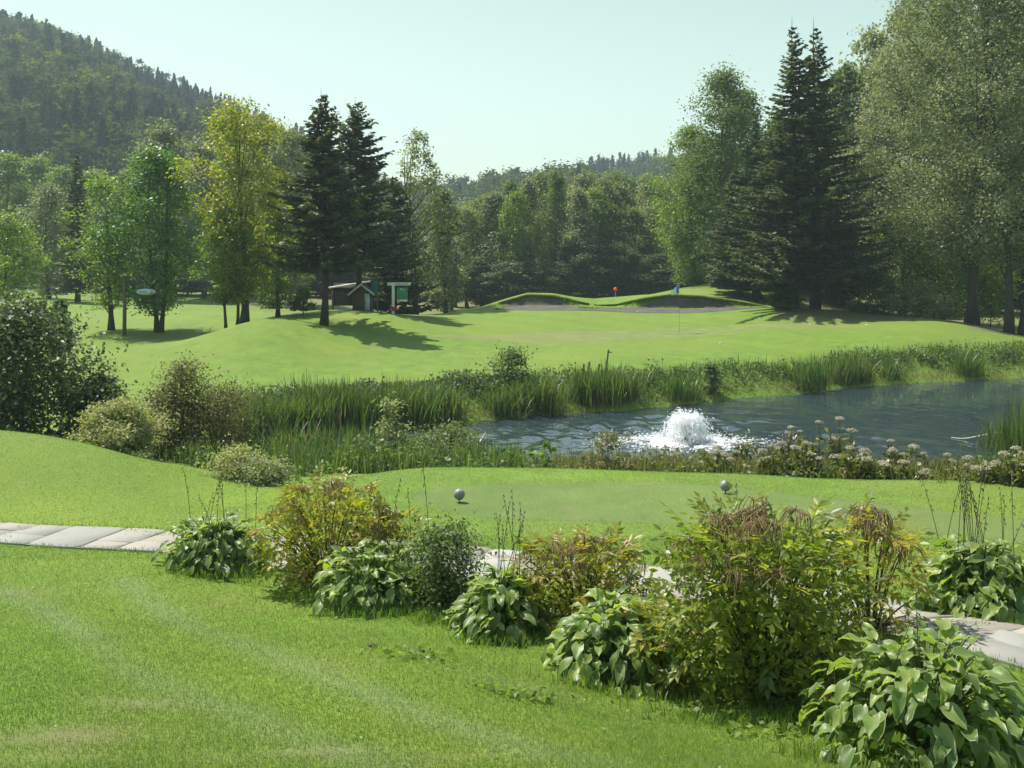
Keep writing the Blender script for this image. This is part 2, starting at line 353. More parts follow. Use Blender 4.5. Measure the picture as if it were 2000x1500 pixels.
drape('tee', [((px - 1000) / F * d, d) for px, d in [(760, 12.0), (830, 12.9), (1000, 13.3), (1200, 13.3), (1400, 13.1), (1600, 12.6), (1800, 12.0), (2100, 11.4), (2300, 10.8), (2250, 9.9), (1900, 10.1), (1500, 10.3), (1200, 10.6), (900, 11.1)]], M['tee'], .012, 20)
# far green behind the bunkers
drape('far_green', [((px - 1000) / F * d, d) for px, d in [(1130, 62), (1200, 60), (1300, 60), (1400, 61.5), (1390, 66), (1330, 68.5), (1220, 67), (1150, 65.5)]], M['green'], .04, 12)

# bunkers
def sandmat():
    m, n, o = newmat('bunker_sand'); tc = n.nodes.new('ShaderNodeTexCoord'); v = tc.outputs['Object']
    t = noise(n, 1.6, 6, .7, v); f = noise(n, 14, 4, .7, v)
    c = mixc(n, (.085, .08, .066), (.14, .132, .11), ramp_fac(n, t.outputs[0], .35, .65)); c = mixc(n, c, (.075,.07,.058), math_(n, 'MULTIPLY', ramp_fac(n, f.outputs[0], .55, .75), .5))
    p = principled(n, o, c, .95, .15); b = n.nodes.new('ShaderNodeBump'); b.inputs['Strength'].default_value = .7; b.inputs['Distance'].default_value = .08
    n.links.new(t.outputs[0], b.inputs['Height']); n.links.new(b.outputs[0], p.inputs['Normal']); return m
M['sand'] = sandmat()
def bunker(front, back):
    f = np.array(front); b = np.array(back); pxs = np.linspace(f[0][0], f[-1][0], 90); rows = 26; V = []
    for t in np.linspace(0, 1, rows):
        d = (1 - t) * np.interp(pxs, f[:, 0], f[:, 1]) + t * np.interp(pxs, b[:, 0], b[:, 1]); x = (pxs - 1000) / F * d
        V.append(np.c_[x, d, hh(x, d) + .035 - .05 * (t < .02)])
    o = MB().add(np.concatenate(V), grid_faces(rows, 90)).build('bunker', M['sand'], smooth=True); o['kind'] = 'structure'; return o
bunker([(968, 54.0), (990, 53.6), (1040, 53.2), (1100, 53.2), (1150, 53.3)], [(968, 54.1), (990, 55.1), (1040, 55.25), (1100, 55.2), (1150, 53.6)])
bunker([(1146, 53.4), (1200, 53.1), (1300, 53.0), (1420, 53.0), (1500, 53.2)], [(1146, 53.6), (1200, 54.6), (1300, 55.3), (1420, 55.2), (1500, 53.8)])
for a_, b_ in ((975, 1150), (1160, 1490)):
    pxs = np.linspace(a_, b_, 80); rows = []; rl = R_(int(a_))
    jit = np.convolve(rl.normal(0, .06, 90), np.ones(5) / 3, 'valid')[:80]
    for dd, dz_ in ((56.6, .02), (55.9, .05), (55.35, .075), (55.14, .03), (55.16, -.05), (55.35, -.07)):
        d_ = dd + (jit if dd < 55.6 else 0); x_ = (pxs - 1000) / F * d_; zr = hh((pxs - 1000) / F * 55.5, np.full(80, 55.5)) if dd < 55.5 else hh(x_, np.full(80, dd)); A_ = np.interp(pxs, LIPP[:, 0], LIPP[:, 1]); rows.append(np.c_[x_, d_ + 0 * x_, zr + dz_ * np.clip(A_ / .3, .3, 1)])
    lo = MB().add(np.concatenate(rows), grid_faces(6, 80)).build('bunker_lip', M['lawn'], smooth=True); lo['kind'] = 'structure'

# ------------------------------------------------------------------ foliage generators
def leaf_quads(C, L, r, up=.5, outward=None, asp=.62, droop=.25):
    n = len(C); nrm = r.normal(size=(n, 3)); nrm[:, 2] += up * 1.8
    if outward is not None: nrm += outward
    nrm = unit(nrm); a = r.normal(size=(n, 3)); a[:, 2] -= droop * 2; a = unit(a - nrm * (a * nrm).sum(1)[:, None]); b = np.cross(nrm, a)
    Ls = (L * r.uniform(.65, 1.3, n))[:, None]
    V = np.stack([C - a * Ls * .5, C + b * Ls * asp * .5 - a * Ls * .06 + nrm * Ls * .08, C + a * Ls * .5, C - b * Ls * asp * .5 - a * Ls * .06 + nrm * Ls * .08], 1)
    return V.reshape(-1, 3), np.arange(4 * n).reshape(n, 4)
ENV = {'round': lambda t: np.sin(np.pi * np.clip(t, .001, 1) ** .85) ** .62,
       'oval': lambda t: np.sin(np.pi * np.clip(t * .94 + .03, .001, 1) ** .9) ** .75,
       'cone': lambda t: (np.minimum(1, t / .13)) * (1 - t) ** .7 + .06,
       'poplar': lambda t: np.minimum(1, (t / .12) ** .6) * (1 - t ** 2.6) ** .8 * .95 + .05,
       'vase': lambda t: .35 + .65 * np.sin(np.pi * np.clip(t, .001, 1) ** 1.25) ** .7,
       'shrub': lambda t: np.sqrt(np.clip(1 - t ** 2.1, 0, 1))}
def crown_pts(r, W, zb, zt, nc, env, depth=1.0):
    t = r.beta(1.15, 1.1, nc); az = r.uniform(0, 2 * np.pi, nc); ph = r.uniform(0, 6.28, 6)
    bump = .95 + .20 * np.sin(az * 2 + ph[0] + t * 5) + .19 * np.sin(az * 3 + ph[1] - t * 10) + .16 * np.sin(az * 5 + ph[2] + t * 15)
    e = ENV[env](t) * bump * W / 2 * .94; rad = e * np.clip(r.uniform(0, 1, nc) ** .45, .12, 1) ** depth
    return np.c_[rad * np.cos(az), rad * np.sin(az) * depth, zb + (zt - zb) * t], t
def crown_mesh(name, seed, W, zb, zt, nc, nl, leaf, env, mat, sig=.075, flat=.7, up=.75, asp=.62, droop=.25, outw=.5):
    r = R_(seed); C, t = crown_pts(r, W, zb, zt, nc, env)
    k = np.maximum(3, r.poisson(nl * r.uniform(.45, 1.5, nc))); idx = np.repeat(np.arange(nc), k); n = len(idx)
    off = r.normal(size=(n, 3)) * W * sig * r.uniform(.55, 1.25, nc)[idx][:, None]; off[:, 2] *= flat
    P = C[idx] + off; P[:, 2] = np.maximum(P[:, 2], zb * .9 + .02); o = unit(np.c_[P[:, :2], 0 * P[:, 0]]) * outw
    V, Q = leaf_quads(P, leaf, r, up, o, asp, droop)
    return MB().add(V, Q).mesh(name, mat), C
def trunk_mesh(name, seed, H, C, mat, rb, stems=1, limbs=16, top=.8, zb=1.0):
    r = R_(seed + 991); mb = MB()
    for s in range(stems):
        a = r.uniform(0, 6.28); off = (0.0 if stems == 1 else rb * 1.3); sp = 0 if stems == 1 else .06 * H
        t = np.linspace(0, 1, 9); ang = a + s * 6.28 / stems
        base = np.array([math.cos(ang) * off, math.sin(ang) * off * .4, -.12])
        pth = base + np.c_[np.cos(ang) * sp * t ** 1.3 + .012 * H * np.sin(t * 5 + a), np.sin(ang) * sp * t ** 1.3 + .01 * H * np.sin(t * 4 + 2 * a), t * (H * top + .12)]
        rad = rb / stems ** .5 * (1 - t * .88) * (1 + .6 * np.exp(-t * 22))
        mb.add(*tube(pth, rad, 9))
        for c in C[r.choice(len(C), min(limbs // stems + 1, len(C)), replace=False)]:
            hz = max(zb * .75 + .02, min(c[2] * .72, H * top * .9)); tt = hz / (H * top); p0 = np.array([np.interp(tt, t, pth[:, q]) for q in range(3)])
            mid = p0 * .45 + c * .55 + np.array([0, 0, -.05 * H * .4]); u = np.linspace(0, 1, 6)[:, None]
            q = (1 - u) ** 2 * p0 + 2 * u * (1 - u) * mid + u ** 2 * c
            mb.add(*tube(q, np.linspace(rb * (1 - tt * .85) * .42, rb * .06, 6), 5, False))
    return mb.mesh(name, mat, True)
def tree(name, label, cat, px, d, top, wpx, bot, mat, seed, nc=180, nl=70, leaf=.13, env='round', stems=1, group=None, rb=None, bark=None, **kw):
    p = at(px, d); H = ZC - (top - HY) / F * d - p[2]; W = wpx / F * d; zb = max(.02, ZC - (bot - HY) / F * d - p[2])
    o = thing(name, label, cat, p, 0, group)
    cm, C = crown_mesh('crown', seed, W, zb, H, nc, nl, leaf, env, mat, **kw)
    link('trunk', trunk_mesh('trunk', seed, H, C, bark or M['bark'], rb or .018 * H, stems, 18, .86, zb), o)
    link('crown', cm, o); return o

def spruce_mesh(seed, H, W, zb, mat, dens=1.0, twig=.30, ragged=.25, lw=.075, ex=.72):
    r = R_(seed); Ps = []; A = []; N = []; nlev = int(26 + H * 2.2); tl = np.linspace(0, 1, nlev)
    br = MB()
    for t in tl:
        z = zb + (H * .985 - zb) * t; R = W / 2 * ((1 - t) ** ex) * r.uniform(1 - ragged, 1.12) + .10
        nb = 4 if t > .93 else int(r.integers(6, 10))
        for k in range(nb):
            a = r.uniform(0, 6.283); Rk = R * r.uniform(.5, 1.15); m = max(4, int(Rk / .085 * dens)); s = np.linspace(.10, 1, m) ** .9
            dr = .24 * (1 - t) * (.35 + .65 * min(1, t / .25)) + .02; rise = .24 * Rk * s ** 2.3 - dr * Rk * s + (.5 * Rk * s * max(0, t - .72) / .28)
            c = np.c_[np.cos(a) * Rk * s, np.sin(a) * Rk * s, z + rise]
            if Rk > .5: br.add(*tube(c[::max(1, m // 4)], np.linspace(.012 * Rk + .006, .004, len(c[::max(1, m // 4)])), 4, False))
            for rep in range(3):
                side = r.choice([-1, 1], m); fw = r.uniform(.3, 1.0, m)
                dirv = np.c_[np.cos(a) * fw - np.sin(a) * side * (1.2 - fw * .5), np.sin(a) * fw + np.cos(a) * side * (1.2 - fw * .5), r.uniform(-.55, .22, m)]
                L = twig * (.45 + .75 * (1 - s * .55)) * r.uniform(.6, 1.25, m) * min(1, .35 + Rk / 1.2)
                Ps.append(c + r.normal(0, .02, (m, 3))); A.append(unit(dirv) * L[:, None]); N.append(np.full(m, lw))
    P = np.concatenate(Ps); A = np.concatenate(A); wd = np.concatenate(N)[:, None]; n = len(P)
    b = unit(np.cross(A, r.normal(size=(n, 3)) * .5 + [0, 0, 1])) * wd * r.uniform(.6, 1.3, (n, 1))
    V = np.stack([P - A * .12, P + A * .4 + b, P + A, P + A * .45 - b], 1).reshape(-1, 3)
    me = MB().add(V, np.arange(4 * n).reshape(n, 4)).mesh('crown', mat)
    tm = MB(); t = np.linspace(0, 1, 10)
    tm.add(*tube(np.c_[.01 * H * np.sin(t * 5), .01 * H * np.sin(t * 3 + 1), t * (H * 1.025 + .1) - .1], .0155 * H * (1 - t * .97) * (1 + .45 * np.exp(-t * 25)), 9))
    tm.V += [v for v in br.V]; off = tm.n
    for f in br.F: tm.F.append(f + off)
    return me, tm.mesh('trunk', M['sbark'], True)
def spruce(name, label, px, d, top, wpx, bot, seed, mat=None, group=None, **kw):
    p = at(px, d); H = ZC - (top - HY) / F * d - p[2]; W = wpx / F * d; zb = max(.1, ZC - (bot - HY) / F * d - p[2])
    o = thing(name, label, 'tree', p, 0, group); c, t = spruce_mesh(seed, H, W, zb, mat or M['spruce'], **kw)
    link('trunk', t, o); link('crown', c, o); return o

def blades(P0, r, h, w, lean=.35, ydir=0, bend=.5, hv=.5):
    n = len(P0); az = r.uniform(0, 6.283, n); hgt = (h * r.uniform(1 - hv, 1.08, n))[:, None]
    dv = np.c_[np.cos(az), np.sin(az) + ydir, 0 * az]; ln = (r.uniform(0, lean, n))[:, None]; sd_ = np.c_[-np.sin(az + r.uniform(-1, 1, n)), np.cos(az), 0 * az]
    ww = (w * r.uniform(.6, 1.25, n))[:, None]; lv = []
    for t, k in ((0, .8), (.4, 1.0), (.75, .75), (1, 0)):
        c = P0 + np.c_[dv[:, :2] * ln * hgt * (t * .35 + bend * t ** 2.2), (t * (1 - .25 * ln * t) * hgt)]
        lv.append([c - sd_ * ww * k * .5, c + sd_ * ww * k * .5] if k else [c])
    V = np.stack([lv[0][0], lv[0][1], lv[1][0], lv[1][1], lv[2][0], lv[2][1], lv[3][0]], 1).reshape(-1, 3); i = np.arange(n)[:, None] * 7
    return V, [np.concatenate([i + [0, 1, 3, 2], i + [2, 3, 5, 4]]), i + [4, 5, 6]]

M['bark'] = barkmat('bark', (.035, .03, .024), (.10, .085, .065)); M['sbark'] = barkmat('spruce_bark', (.03, .026, .022), (.085, .07, .058))
M['palebark'] = barkmat('pale_bark', (.06, .055, .045), (.17, .16, .135))
def blademat():
    m, n, o = newmat('grass_blades'); g = n.nodes.new('ShaderNodeNewGeometry'); tc = n.nodes.new('ShaderNodeTexCoord'); at_ = n.nodes.new('ShaderNodeAttribute'); at_.attribute_name = 'wear_glint'
    t = noise(n, 1.3, 5, .65, tc.outputs['Object']); t2 = noise(n, .35, 2, .5, tc.outputs['Object'])
    x = math_(n, 'ADD', math_(n, 'MULTIPLY', g.outputs['Random Per Island'], .45), math_(n, 'MULTIPLY', ramp_fac(n, t.outputs[0], .3, .7), .55))
    r = ramp(n, [(0, (.09, .175, .022)), (.35, (.145, .255, .032)), (.7, (.19, .305, .044)), (1, (.26, .34, .07))]); n.links.new(x, r.inputs[0])
    c = mixc(n, r.outputs[0], (.20, .26, .035), math_(n, 'MULTIPLY', ramp_fac(n, t2.outputs[0], .45, .65), .5))
    t3 = noise(n, .75, 4, .6, tc.outputs['Object']); c = mixc(n, c, (.19, .235, .085), math_(n, 'MULTIPLY', ramp_fac(n, t3.outputs[0], .48, .7), .6))
    c = mixc(n, c, (.36, .40, .27), math_(n, 'MULTIPLY', at_.outputs['Fac'], .75))  # paler colour for worn tracks and for painted glints on blades
    p = principled(n, o, c, .42, .5); tr = n.nodes.new('ShaderNodeBsdfTranslucent'); n.links.new(mixc(n, c, (1.1, 1.2, .6), 1.0, 'MULTIPLY'), tr.inputs[0])
    mx = n.nodes.new('ShaderNodeMixShader'); mx.inputs[0].default_value = .45; n.links.new(p.outputs[0], mx.inputs[1]); n.links.new(tr.outputs[0], mx.inputs[2]); n.links.new(mx.outputs[0], o.inputs[0]); return m
M['blade'] = blademat()
M['spruce'] = leafmat('spruce_needles', [(.045, .072, .034), (.08, .11, .048), (.12, .145, .058), (.14, .13, .062)], .34, .55, .3, .2)
M['spruce2'] = leafmat('young_spruce_needles', [(.045, .085, .025), (.09, .145, .04)], .35, .55, .3, .2)
M['yellow'] = leafmat('yellowing_leaves', [(.16, .21, .02), (.27, .31, .025), (.35, .36, .03), (.40, .32, .03)], .55, .4, .45, .1)
M['dkmaple'] = leafmat('dark_green_leaves', [(.06, .14, .03), (.10, .20, .04), (.17, .28, .065)], .52, .45, .5, .1)
M['ltgreen'] = leafmat('light_green_leaves', [(.12, .19, .03), (.19, .27, .04), (.28, .35, .075)], .55, .45, .45, .15)
M['silver'] = leafmat('silvery_poplar_leaves', [(.115, .15, .06), (.17, .20, .085), (.23, .26, .12), (.31, .33, .18), (.42, .43, .31)], .4, .55, .4, .15, (1.05, 1.15, .6))
M['airy'] = leafmat('birch_leaves', [(.12, .16, .06), (.20, .24, .09), (.28, .31, .14), (.39, .41, .26)], .45, .55, .4, .2)
M['midgreen'] = leafmat('mid_green_leaves', [(.095, .15, .045), (.155, .21, .065), (.235, .29, .095)], .5, .55, .35, .35)
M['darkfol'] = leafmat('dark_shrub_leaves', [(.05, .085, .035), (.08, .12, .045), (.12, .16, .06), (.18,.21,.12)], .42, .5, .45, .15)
M['brownweed'] = leafmat('browning_weed_leaves', [(.11, .11, .045), (.17, .15, .07), (.17, .19, .06)], .45, .5, .35, .1)
M['palefluff'] = leafmat('fading_goldenrod', [(.20, .27, .06), (.30, .34, .10), (.45, .42, .24), (.55, .47, .34)], .4, .6, .3, .1)
M['reed'] = leafmat('reed_blades', [(.04, .09, .02), (.07, .135, .028), (.11, .18, .04), (.17, .19, .07), (.23, .20, .10)], .45, .38, .5, .25)
M['rdry'] = leafmat('dry_sedge', [(.12, .15, .04), (.20, .19, .08), (.26, .22, .11)], .42, .5, .35, .2)
M['weedgreen'] = leafmat('bank_weed_leaves', [(.045, .09, .025), (.09, .15, .035), (.17, .22, .07), (.26,.30,.16)], .48, .5, .45, .2)

# ------------------------------------------------------------------ trees of the course, left side
tree('maple_tree', 'small light-green tree at the far left edge of the photo', 'tree', 12, 52, 425, 150, 580, M['ltgreen'], 11, 120, 70, .15, 'round')
tree('birch_tree', 'slender light-green tree just left of the wooden sign post', 'tree', 213, 46, 345, 150, 600, M['ltgreen'], 12, 130, 62, .14, 'vase', droop=.5)
tree('maple_tree', 'full dark-green two-stemmed tree right behind the oval sign', 'tree', 305, 45.5, 298, 190, 612, M['dkmaple'], 13, 200, 80, .15, 'oval', 2)
tree('ash_tree', 'tall yellow-green tree with a golden crown left of the dark spruces', 'tree', 473, 44, 203, 205, 585, M['yellow'], 14, 200, 80, .14, 'vase', 1, sig=.065)
tree('young_tree', 'short green-yellow tree on a thin bare trunk before the tall golden tree', 'tree', 440, 43, 405, 118, 585, M['ltgreen'], 15, 110, 60, .14, 'round', rb=.07)
tree('young_tree', 'young leafy tree with crooked thin trunk beside the tall golden tree', 'tree', 462, 45.5, 430, 105, 590, M['yellow'], 16, 90, 55, .14, 'round', rb=.08)
tree('maple_tree', 'low green tree filling the gap between golden tree and dark spruces', 'tree', 540, 48, 400, 125, 600, M['ltgreen'], 17, 140, 65, .15, 'round')
spruce('spruce_tree', 'big dark spruce with a bare trunk on the grassy mound, left of the pair', 632, 42, 183, 245, 528, 21, ragged=.45)
spruce('spruce_tree', 'dark spruce right of the mound pair, top slightly lower than its twin', 698, 49.5, 198, 270, 525, 22, ragged=.4)
spruce('spruce_tree', 'lower dark spruce at the right of the mound group, branches to the ground', 770, 55, 345, 165, 612, 23, ragged=.35)
tree('birch_tree', 'airy grey-green birch with sky through its crown right of the spruces', 'tree', 815, 57, 255, 130, 560, M['airy'], 24, 190, 34, .16, 'oval', 2, sig=.06)
tree('poplar_tree', 'silvery narrow poplar right of the dark spruce group', 'tree', 868, 60, 375, 90, 605, M['silver'], 25, 170, 55, .19, 'poplar')
tree('shrub', 'pale leafy shrub at the foot of the big left spruce', 'shrub', 592, 47, 566, 50, 606, M['weedgreen'], 26, 40, 60, .12, 'shrub', rb=.03)
spruce('spruce_tree', 'narrow dark spruce standing before the left hillside', 150, 70, 300, 85, 570, 27)
tree('willow_tree', 'greyish willow between the light-green tree and the narrow left spruce', 'tree', 92, 76, 365, 130, 560, M['silver'], 28, 170, 50, .22, 'round')
tree('shrub', 'dark rounded bush at the left wood edge under the willow', 'shrub', 112, 80, 530, 75, 575, M['darkfol'], 29, 60, 60, .18, 'shrub', rb=.03)

# right-hand group
spruce('spruce_tree', 'tall dark spruce with bare lower trunk, left one of the right-hand pair', 1551, 52, 48, 370, 545, 31, ragged=.35, ex=1.0)
spruce('spruce_tree', 'tall dark spruce, right one of the right-hand pair', 1593, 54.5, 50, 360, 560, 32, ragged=.35, ex=1.0)
spruce('spruce_tree', 'lower spruce leaning against the left side of the tall right pair', 1475, 62, 235, 200, 565, 33, M['spruce2'], ragged=.35)
spruce('young_spruce', 'waist-high young spruce at the foot of the tall right pair', 1532, 51, 520, 62, 600, 34, M['spruce2'])
tree('poplar_tree', 'huge silvery poplar whose crown fills the upper right corner', 'tree', 1885, 48.5, -150, 430, 500, M['silver'], 41, 300, 200, .14, 'oval', 2, rb=.26, sig=.05)
tree('poplar_tree', 'silvery poplar crown on the left flank of the huge corner poplar', 'tree', 1765, 57, 75, 270, 590, M['silver'], 42, 200, 150, .15, 'oval', rb=.2, sig=.055)
tree('poplar_tree', 'dark-trunked poplar cut off by the right edge of the photo', 'tree', 1985, 46, -60, 330, 520, M['silver'], 43, 190, 170, .14, 'oval', 2, rb=.24, sig=.055)
tree('maple_tree', 'low bright-green tree beneath the corner poplars', 'tree', 1835, 55, 380, 240, 620, M['ltgreen'], 44, 200, 75, .16, 'round')
tree('birch_tree', 'tall green tree with rounded top left of the dark right pair', 'tree', 1412, 71, 150, 200, 555, M['midgreen'], 45, 260, 110, .19, 'oval')
tree('birch_tree', 'light-green tree at the end of the far treeline, beside the flag mound', 'tree', 1352, 73, 252, 150, 555, M['ltgreen'], 46, 220, 95, .18, 'oval')
tree('shrub', 'pale bush under the poplars beside the shaded dirt', 'shrub', 1715, 53, 535, 110, 618, M['weedgreen'], 47, 70, 60, .14, 'shrub', rb=.03)
tree('shrub', 'silvery bush below the corner poplar, left of its trunk', 'shrub', 1800, 50.5, 555, 120, 632, M['airy'], 48, 80, 60, .13, 'shrub', rb=.03)
tree('shrub', 'green bush between the poplar trunks at the right edge', 'shrub', 1935, 52, 500, 120, 630, M['ltgreen'], 49, 80, 60, .14, 'shrub', rb=.03)

# ------------------------------------------------------------------ woods further back: individual trees sharing a few crowns
VAR = []
for i, (env, W, zb, leaf, nc, nl, sig) in enumerate([('oval', 5.2, 1.6, .27, 170, 66, .085), ('poplar', 4.4, 1.0, .25, 160, 64, .085), ('round', 6.0, 1.6, .28, 180, 64, .08), ('oval', 4.6, 1.0, .25, 160, 64, .09)]):
    cm, C = crown_mesh('crown', 200 + i, W, zb, 12.0, nc, nl, leaf, env, M['midgreen'], sig); VAR.append((cm, trunk_mesh('trunk', 200 + i, 12.0, C, M['bark'], .17, 1, 12, .85, zb), W))
SVAR = []
for i, (W, zb) in enumerate([(4.2, .8), (3.6, .6), (4.8, 1.4)]):
    c, t = spruce_mesh(230 + i, 12.0, W, zb, M['spruce'], .5, .55, .25, .15); SVAR.append((c, t, W))
def wood_tree(kind, px, d, top, wpx, mat, label, group, seed):
    r = R_(seed); p = at(px, d); H = ZC - (top - HY) / F * d - p[2]; cv, tv, W = (VAR if kind == 'leafy' else SVAR)[r.integers(4 if kind == 'leafy' else 3)]
    o = thing({'leafy': 'leafy_tree', 'spruce': 'spruce_tree'}[kind], label, 'tree', p, r.uniform(0, 6.28), group)
    s = H / 12.0; sx = (wpx / F * d) / W; o.scale = (sx, sx, s)
    link('trunk', tv, o); link('crown', cv, o, mat=mat); return o
ORD = 'first second third fourth fifth sixth seventh eighth ninth tenth eleventh twelfth thirteenth fourteenth fifteenth sixteenth seventeenth eighteenth nineteenth twentieth twenty-first twenty-second twenty-third twenty-fourth twenty-fifth'.split()
r = R_(77); sd0 = 1000
for k, px in enumerate(np.arange(885, 1345, 30)):
    mk_ = ['silver', 'airy', 'midgreen', 'silver', 'ltgreen'][k % 5]; m = M[mk_]
    wood_tree('leafy', px + r.uniform(-8, 8), 84 + r.uniform(-4, 7), np.interp(px, [880, 960, 1100, 1210, 1290, 1345], [415, 362, 352, 372, 412, 397]) + r.uniform(-16, 26), r.uniform(78, 110), m,
              '%s tree in the front row of the wood behind the bunkers, %s from left' % ({'silver': 'silvery', 'airy': 'grey-green', 'midgreen': 'mid-green', 'ltgreen': 'light-green'}[mk_], ORD[k]), 'front row of the far wood', sd0 + k)
for k, px in enumerate(np.arange(870, 1400, 40)):
    wood_tree('leafy', px + r.uniform(-12, 12), 104 + r.uniform(-6, 10), np.interp(px, [870, 1000, 1200, 1400], [395, 362, 354, 342]) + r.uniform(-16, 20), r.uniform(80, 110), [M['midgreen'], M['airy'], M['ltgreen']][k % 3],
              'green treetop behind the front row of the far wood, %s from left' % ORD[k], 'back row of the far wood', sd0 + 100 + k)
for k, px in enumerate(np.arange(890, 1345, 44)):
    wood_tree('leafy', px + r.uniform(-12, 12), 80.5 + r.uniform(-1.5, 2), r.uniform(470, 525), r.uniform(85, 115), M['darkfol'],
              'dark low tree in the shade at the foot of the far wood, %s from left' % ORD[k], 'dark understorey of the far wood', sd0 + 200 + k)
for k, (px, d, top, wpx, m) in enumerate([(318, 88, 252, 150, 'silver'), (395, 92, 285, 130, 'silver'), (515, 84, 232, 120, 'silver'), (565, 82, 262, 120, 'airy'), (250, 95, 340, 120, 'midgreen'), (455, 96, 300, 120, 'midgreen')]):
    wood_tree('leafy', px, d, top, wpx, M[m], 'grey-green tree behind the left course trees, ' + ['left of the dark two-stemmed one', 'between dark and golden trees', 'behind the golden tree', 'left beside the big spruce', 'low behind the birch', 'low behind the golden tree'][k], 'trees behind the left row', sd0 + 300 + k)
for k, (px, d, top, wpx) in enumerate([(-60, 122, 330, 130), (15, 118, 305, 130), (70, 126, 312, 110), (125, 121, 332, 100), (185, 115, 338, 110), (245, 118, 395, 100)]):
    wood_tree('leafy', px, d, top, wpx, M['ltgreen'], 'light-green tree in the belt below the dark left hillside, %s from left' % ORD[k], 'tree belt under the left hill', sd0 + 400 + k)
for k, px in enumerate(np.arange(-90, 900, 42)):
    wood_tree('spruce', px + r.uniform(-12, 12), 98 + r.uniform(-5, 8), r.uniform(430, 500), r.uniform(80, 110), M['spruce'], 'dark conifer in the gaps behind the left course trees, %s from left' % ORD[k], 'dark conifers behind the left trees', sd0 + 500 + k)
for k, (px, d, top, wpx, m) in enumerate([(1455, 78, 185, 130, 'midgreen'), (1520, 82, 230, 130, 'midgreen'), (1655, 76, 135, 150, 'midgreen'), (1710, 80, 70, 150, 'airy'), (1770, 76, 15, 170, 'silver'), (1850, 72, -20, 180, 'midgreen'), (1950, 70, -20, 180, 'midgreen'), (2060, 66, -40, 200, 'midgreen'), (1380, 80, 300, 120, 'ltgreen'), (1600, 84, 220, 140, 'midgreen')]):
    wood_tree('leafy', px, d, top, wpx, M[m], 'tall tree behind the right-hand spruces and poplars, ' + ['left of the tall pair', 'just behind the pair at left', 'right of the tall pair', 'second right of the pair', 'third right of the pair', 'behind the corner poplar', 'at the right edge', 'cut by the right edge', 'beside the light-green end tree', 'low behind the pair'][k], 'back row of the right-hand wood', sd0 + 600 + k)
for k, px in enumerate(np.arange(1440, 2120, 52)):
    wood_tree('spruce', px + r.uniform(-14, 14), 66 + r.uniform(-3, 5), r.uniform(330, 430), r.uniform(100, 140), M['spruce'], 'dark conifer in the deep shade of the right-hand wood, %s from left' % ORD[k], 'dark conifers of the right-hand wood', sd0 + 700 + k)

# ------------------------------------------------------------------ hills with forest
M['hillfloor'] = plain('forest_floor', (.035, .045, .02), .95, .1, .4, .05)
HILLT = bpy.data.collections.new('hill_tree_shapes')
def hill_tree(i, W, env, mat, con, nc=40, nl=16):
    if con:
        r = R_(300 + i); n = 420; t = r.beta(1, 1.5, n); a = r.uniform(0, 6.28, n); rd = W / 2 * ((1 - t) ** .8) * r.uniform(.35, 1.1, n); P = np.c_[rd * np.cos(a), rd * np.sin(a), .8 + 11.2 * t - .15 * rd]
        V, Q = leaf_quads(P, .95, r, .1, np.c_[np.cos(a), np.sin(a), -.2 + 0 * a] * .8, .5, .5)
        me = MB().add(V, Q).mesh('hill_tree', mat)
    else: me, _ = crown_mesh('hill_tree', 300 + i, W, 1.5, 10.5, nc, nl, .75, env, mat, .11)
    o = bpy.data.objects.new('hill_tree_%d' % i, me); HILLT.objects.link(o)
M['hspruce'] = leafmat('hill_conifer_needles', [(.010, .028, .012), (.022, .045, .016), (.04, .066, .02)], .2, .85, .08, .6)
M['hleaf'] = leafmat('hill_leaves', [(.032, .06, .014), (.06, .092, .02), (.11, .13, .025)], .4, .85, .08, .7)
M['hyell'] = leafmat('hill_yellow_leaves', [(.10, .135, .02), (.19, .185, .03)], .45, .85, .08, .5)
for i in range(4): hill_tree(i, [3.4, 4.2, 3.8, 4.6][i], '', M['hspruce'], True)
for i in range(4, 7): hill_tree(i, [5.5, 6.5, 6.0][i - 4], 'oval', M['hleaf'], False)
hill_tree(7, 5.0, 'oval', M['hyell'], False)
def scatter_group():
    ng = bpy.data.node_groups.new('forest_scatter', 'GeometryNodeTree')
    ng.interface.new_socket('Geometry', in_out='INPUT', socket_type='NodeSocketGeometry'); ng.interface.new_socket('Geometry', in_out='OUTPUT', socket_type='NodeSocketGeometry')
    N = ng.nodes; a = N.new('NodeGroupInput'); b = N.new('NodeGroupOutput'); ip = N.new('GeometryNodeInstanceOnPoints'); ci = N.new('GeometryNodeCollectionInfo')
    ci.inputs['Collection'].default_value = HILLT; ci.inputs['Separate Children'].default_value = True; ci.inputs['Reset Children'].default_value = True
    ip.inputs['Pick Instance'].default_value = True
    def nat(nm, ty):
        q = N.new('GeometryNodeInputNamedAttribute'); q.data_type = ty; q.inputs['Name'].default_value = nm; return q.outputs[0]
    L = ng.links.new
    L(a.outputs[0], ip.inputs['Points']); L(ci.outputs[0], ip.inputs['Instance']); L(nat('idx', 'INT'), ip.inputs['Instance Index'])
    L(nat('rot', 'FLOAT_VECTOR'), ip.inputs['Rotation']); L(nat('scl', 'FLOAT_VECTOR'), ip.inputs['Scale']); L(ip.outputs[0], b.inputs[0]); return ng
SG = scatter_group()
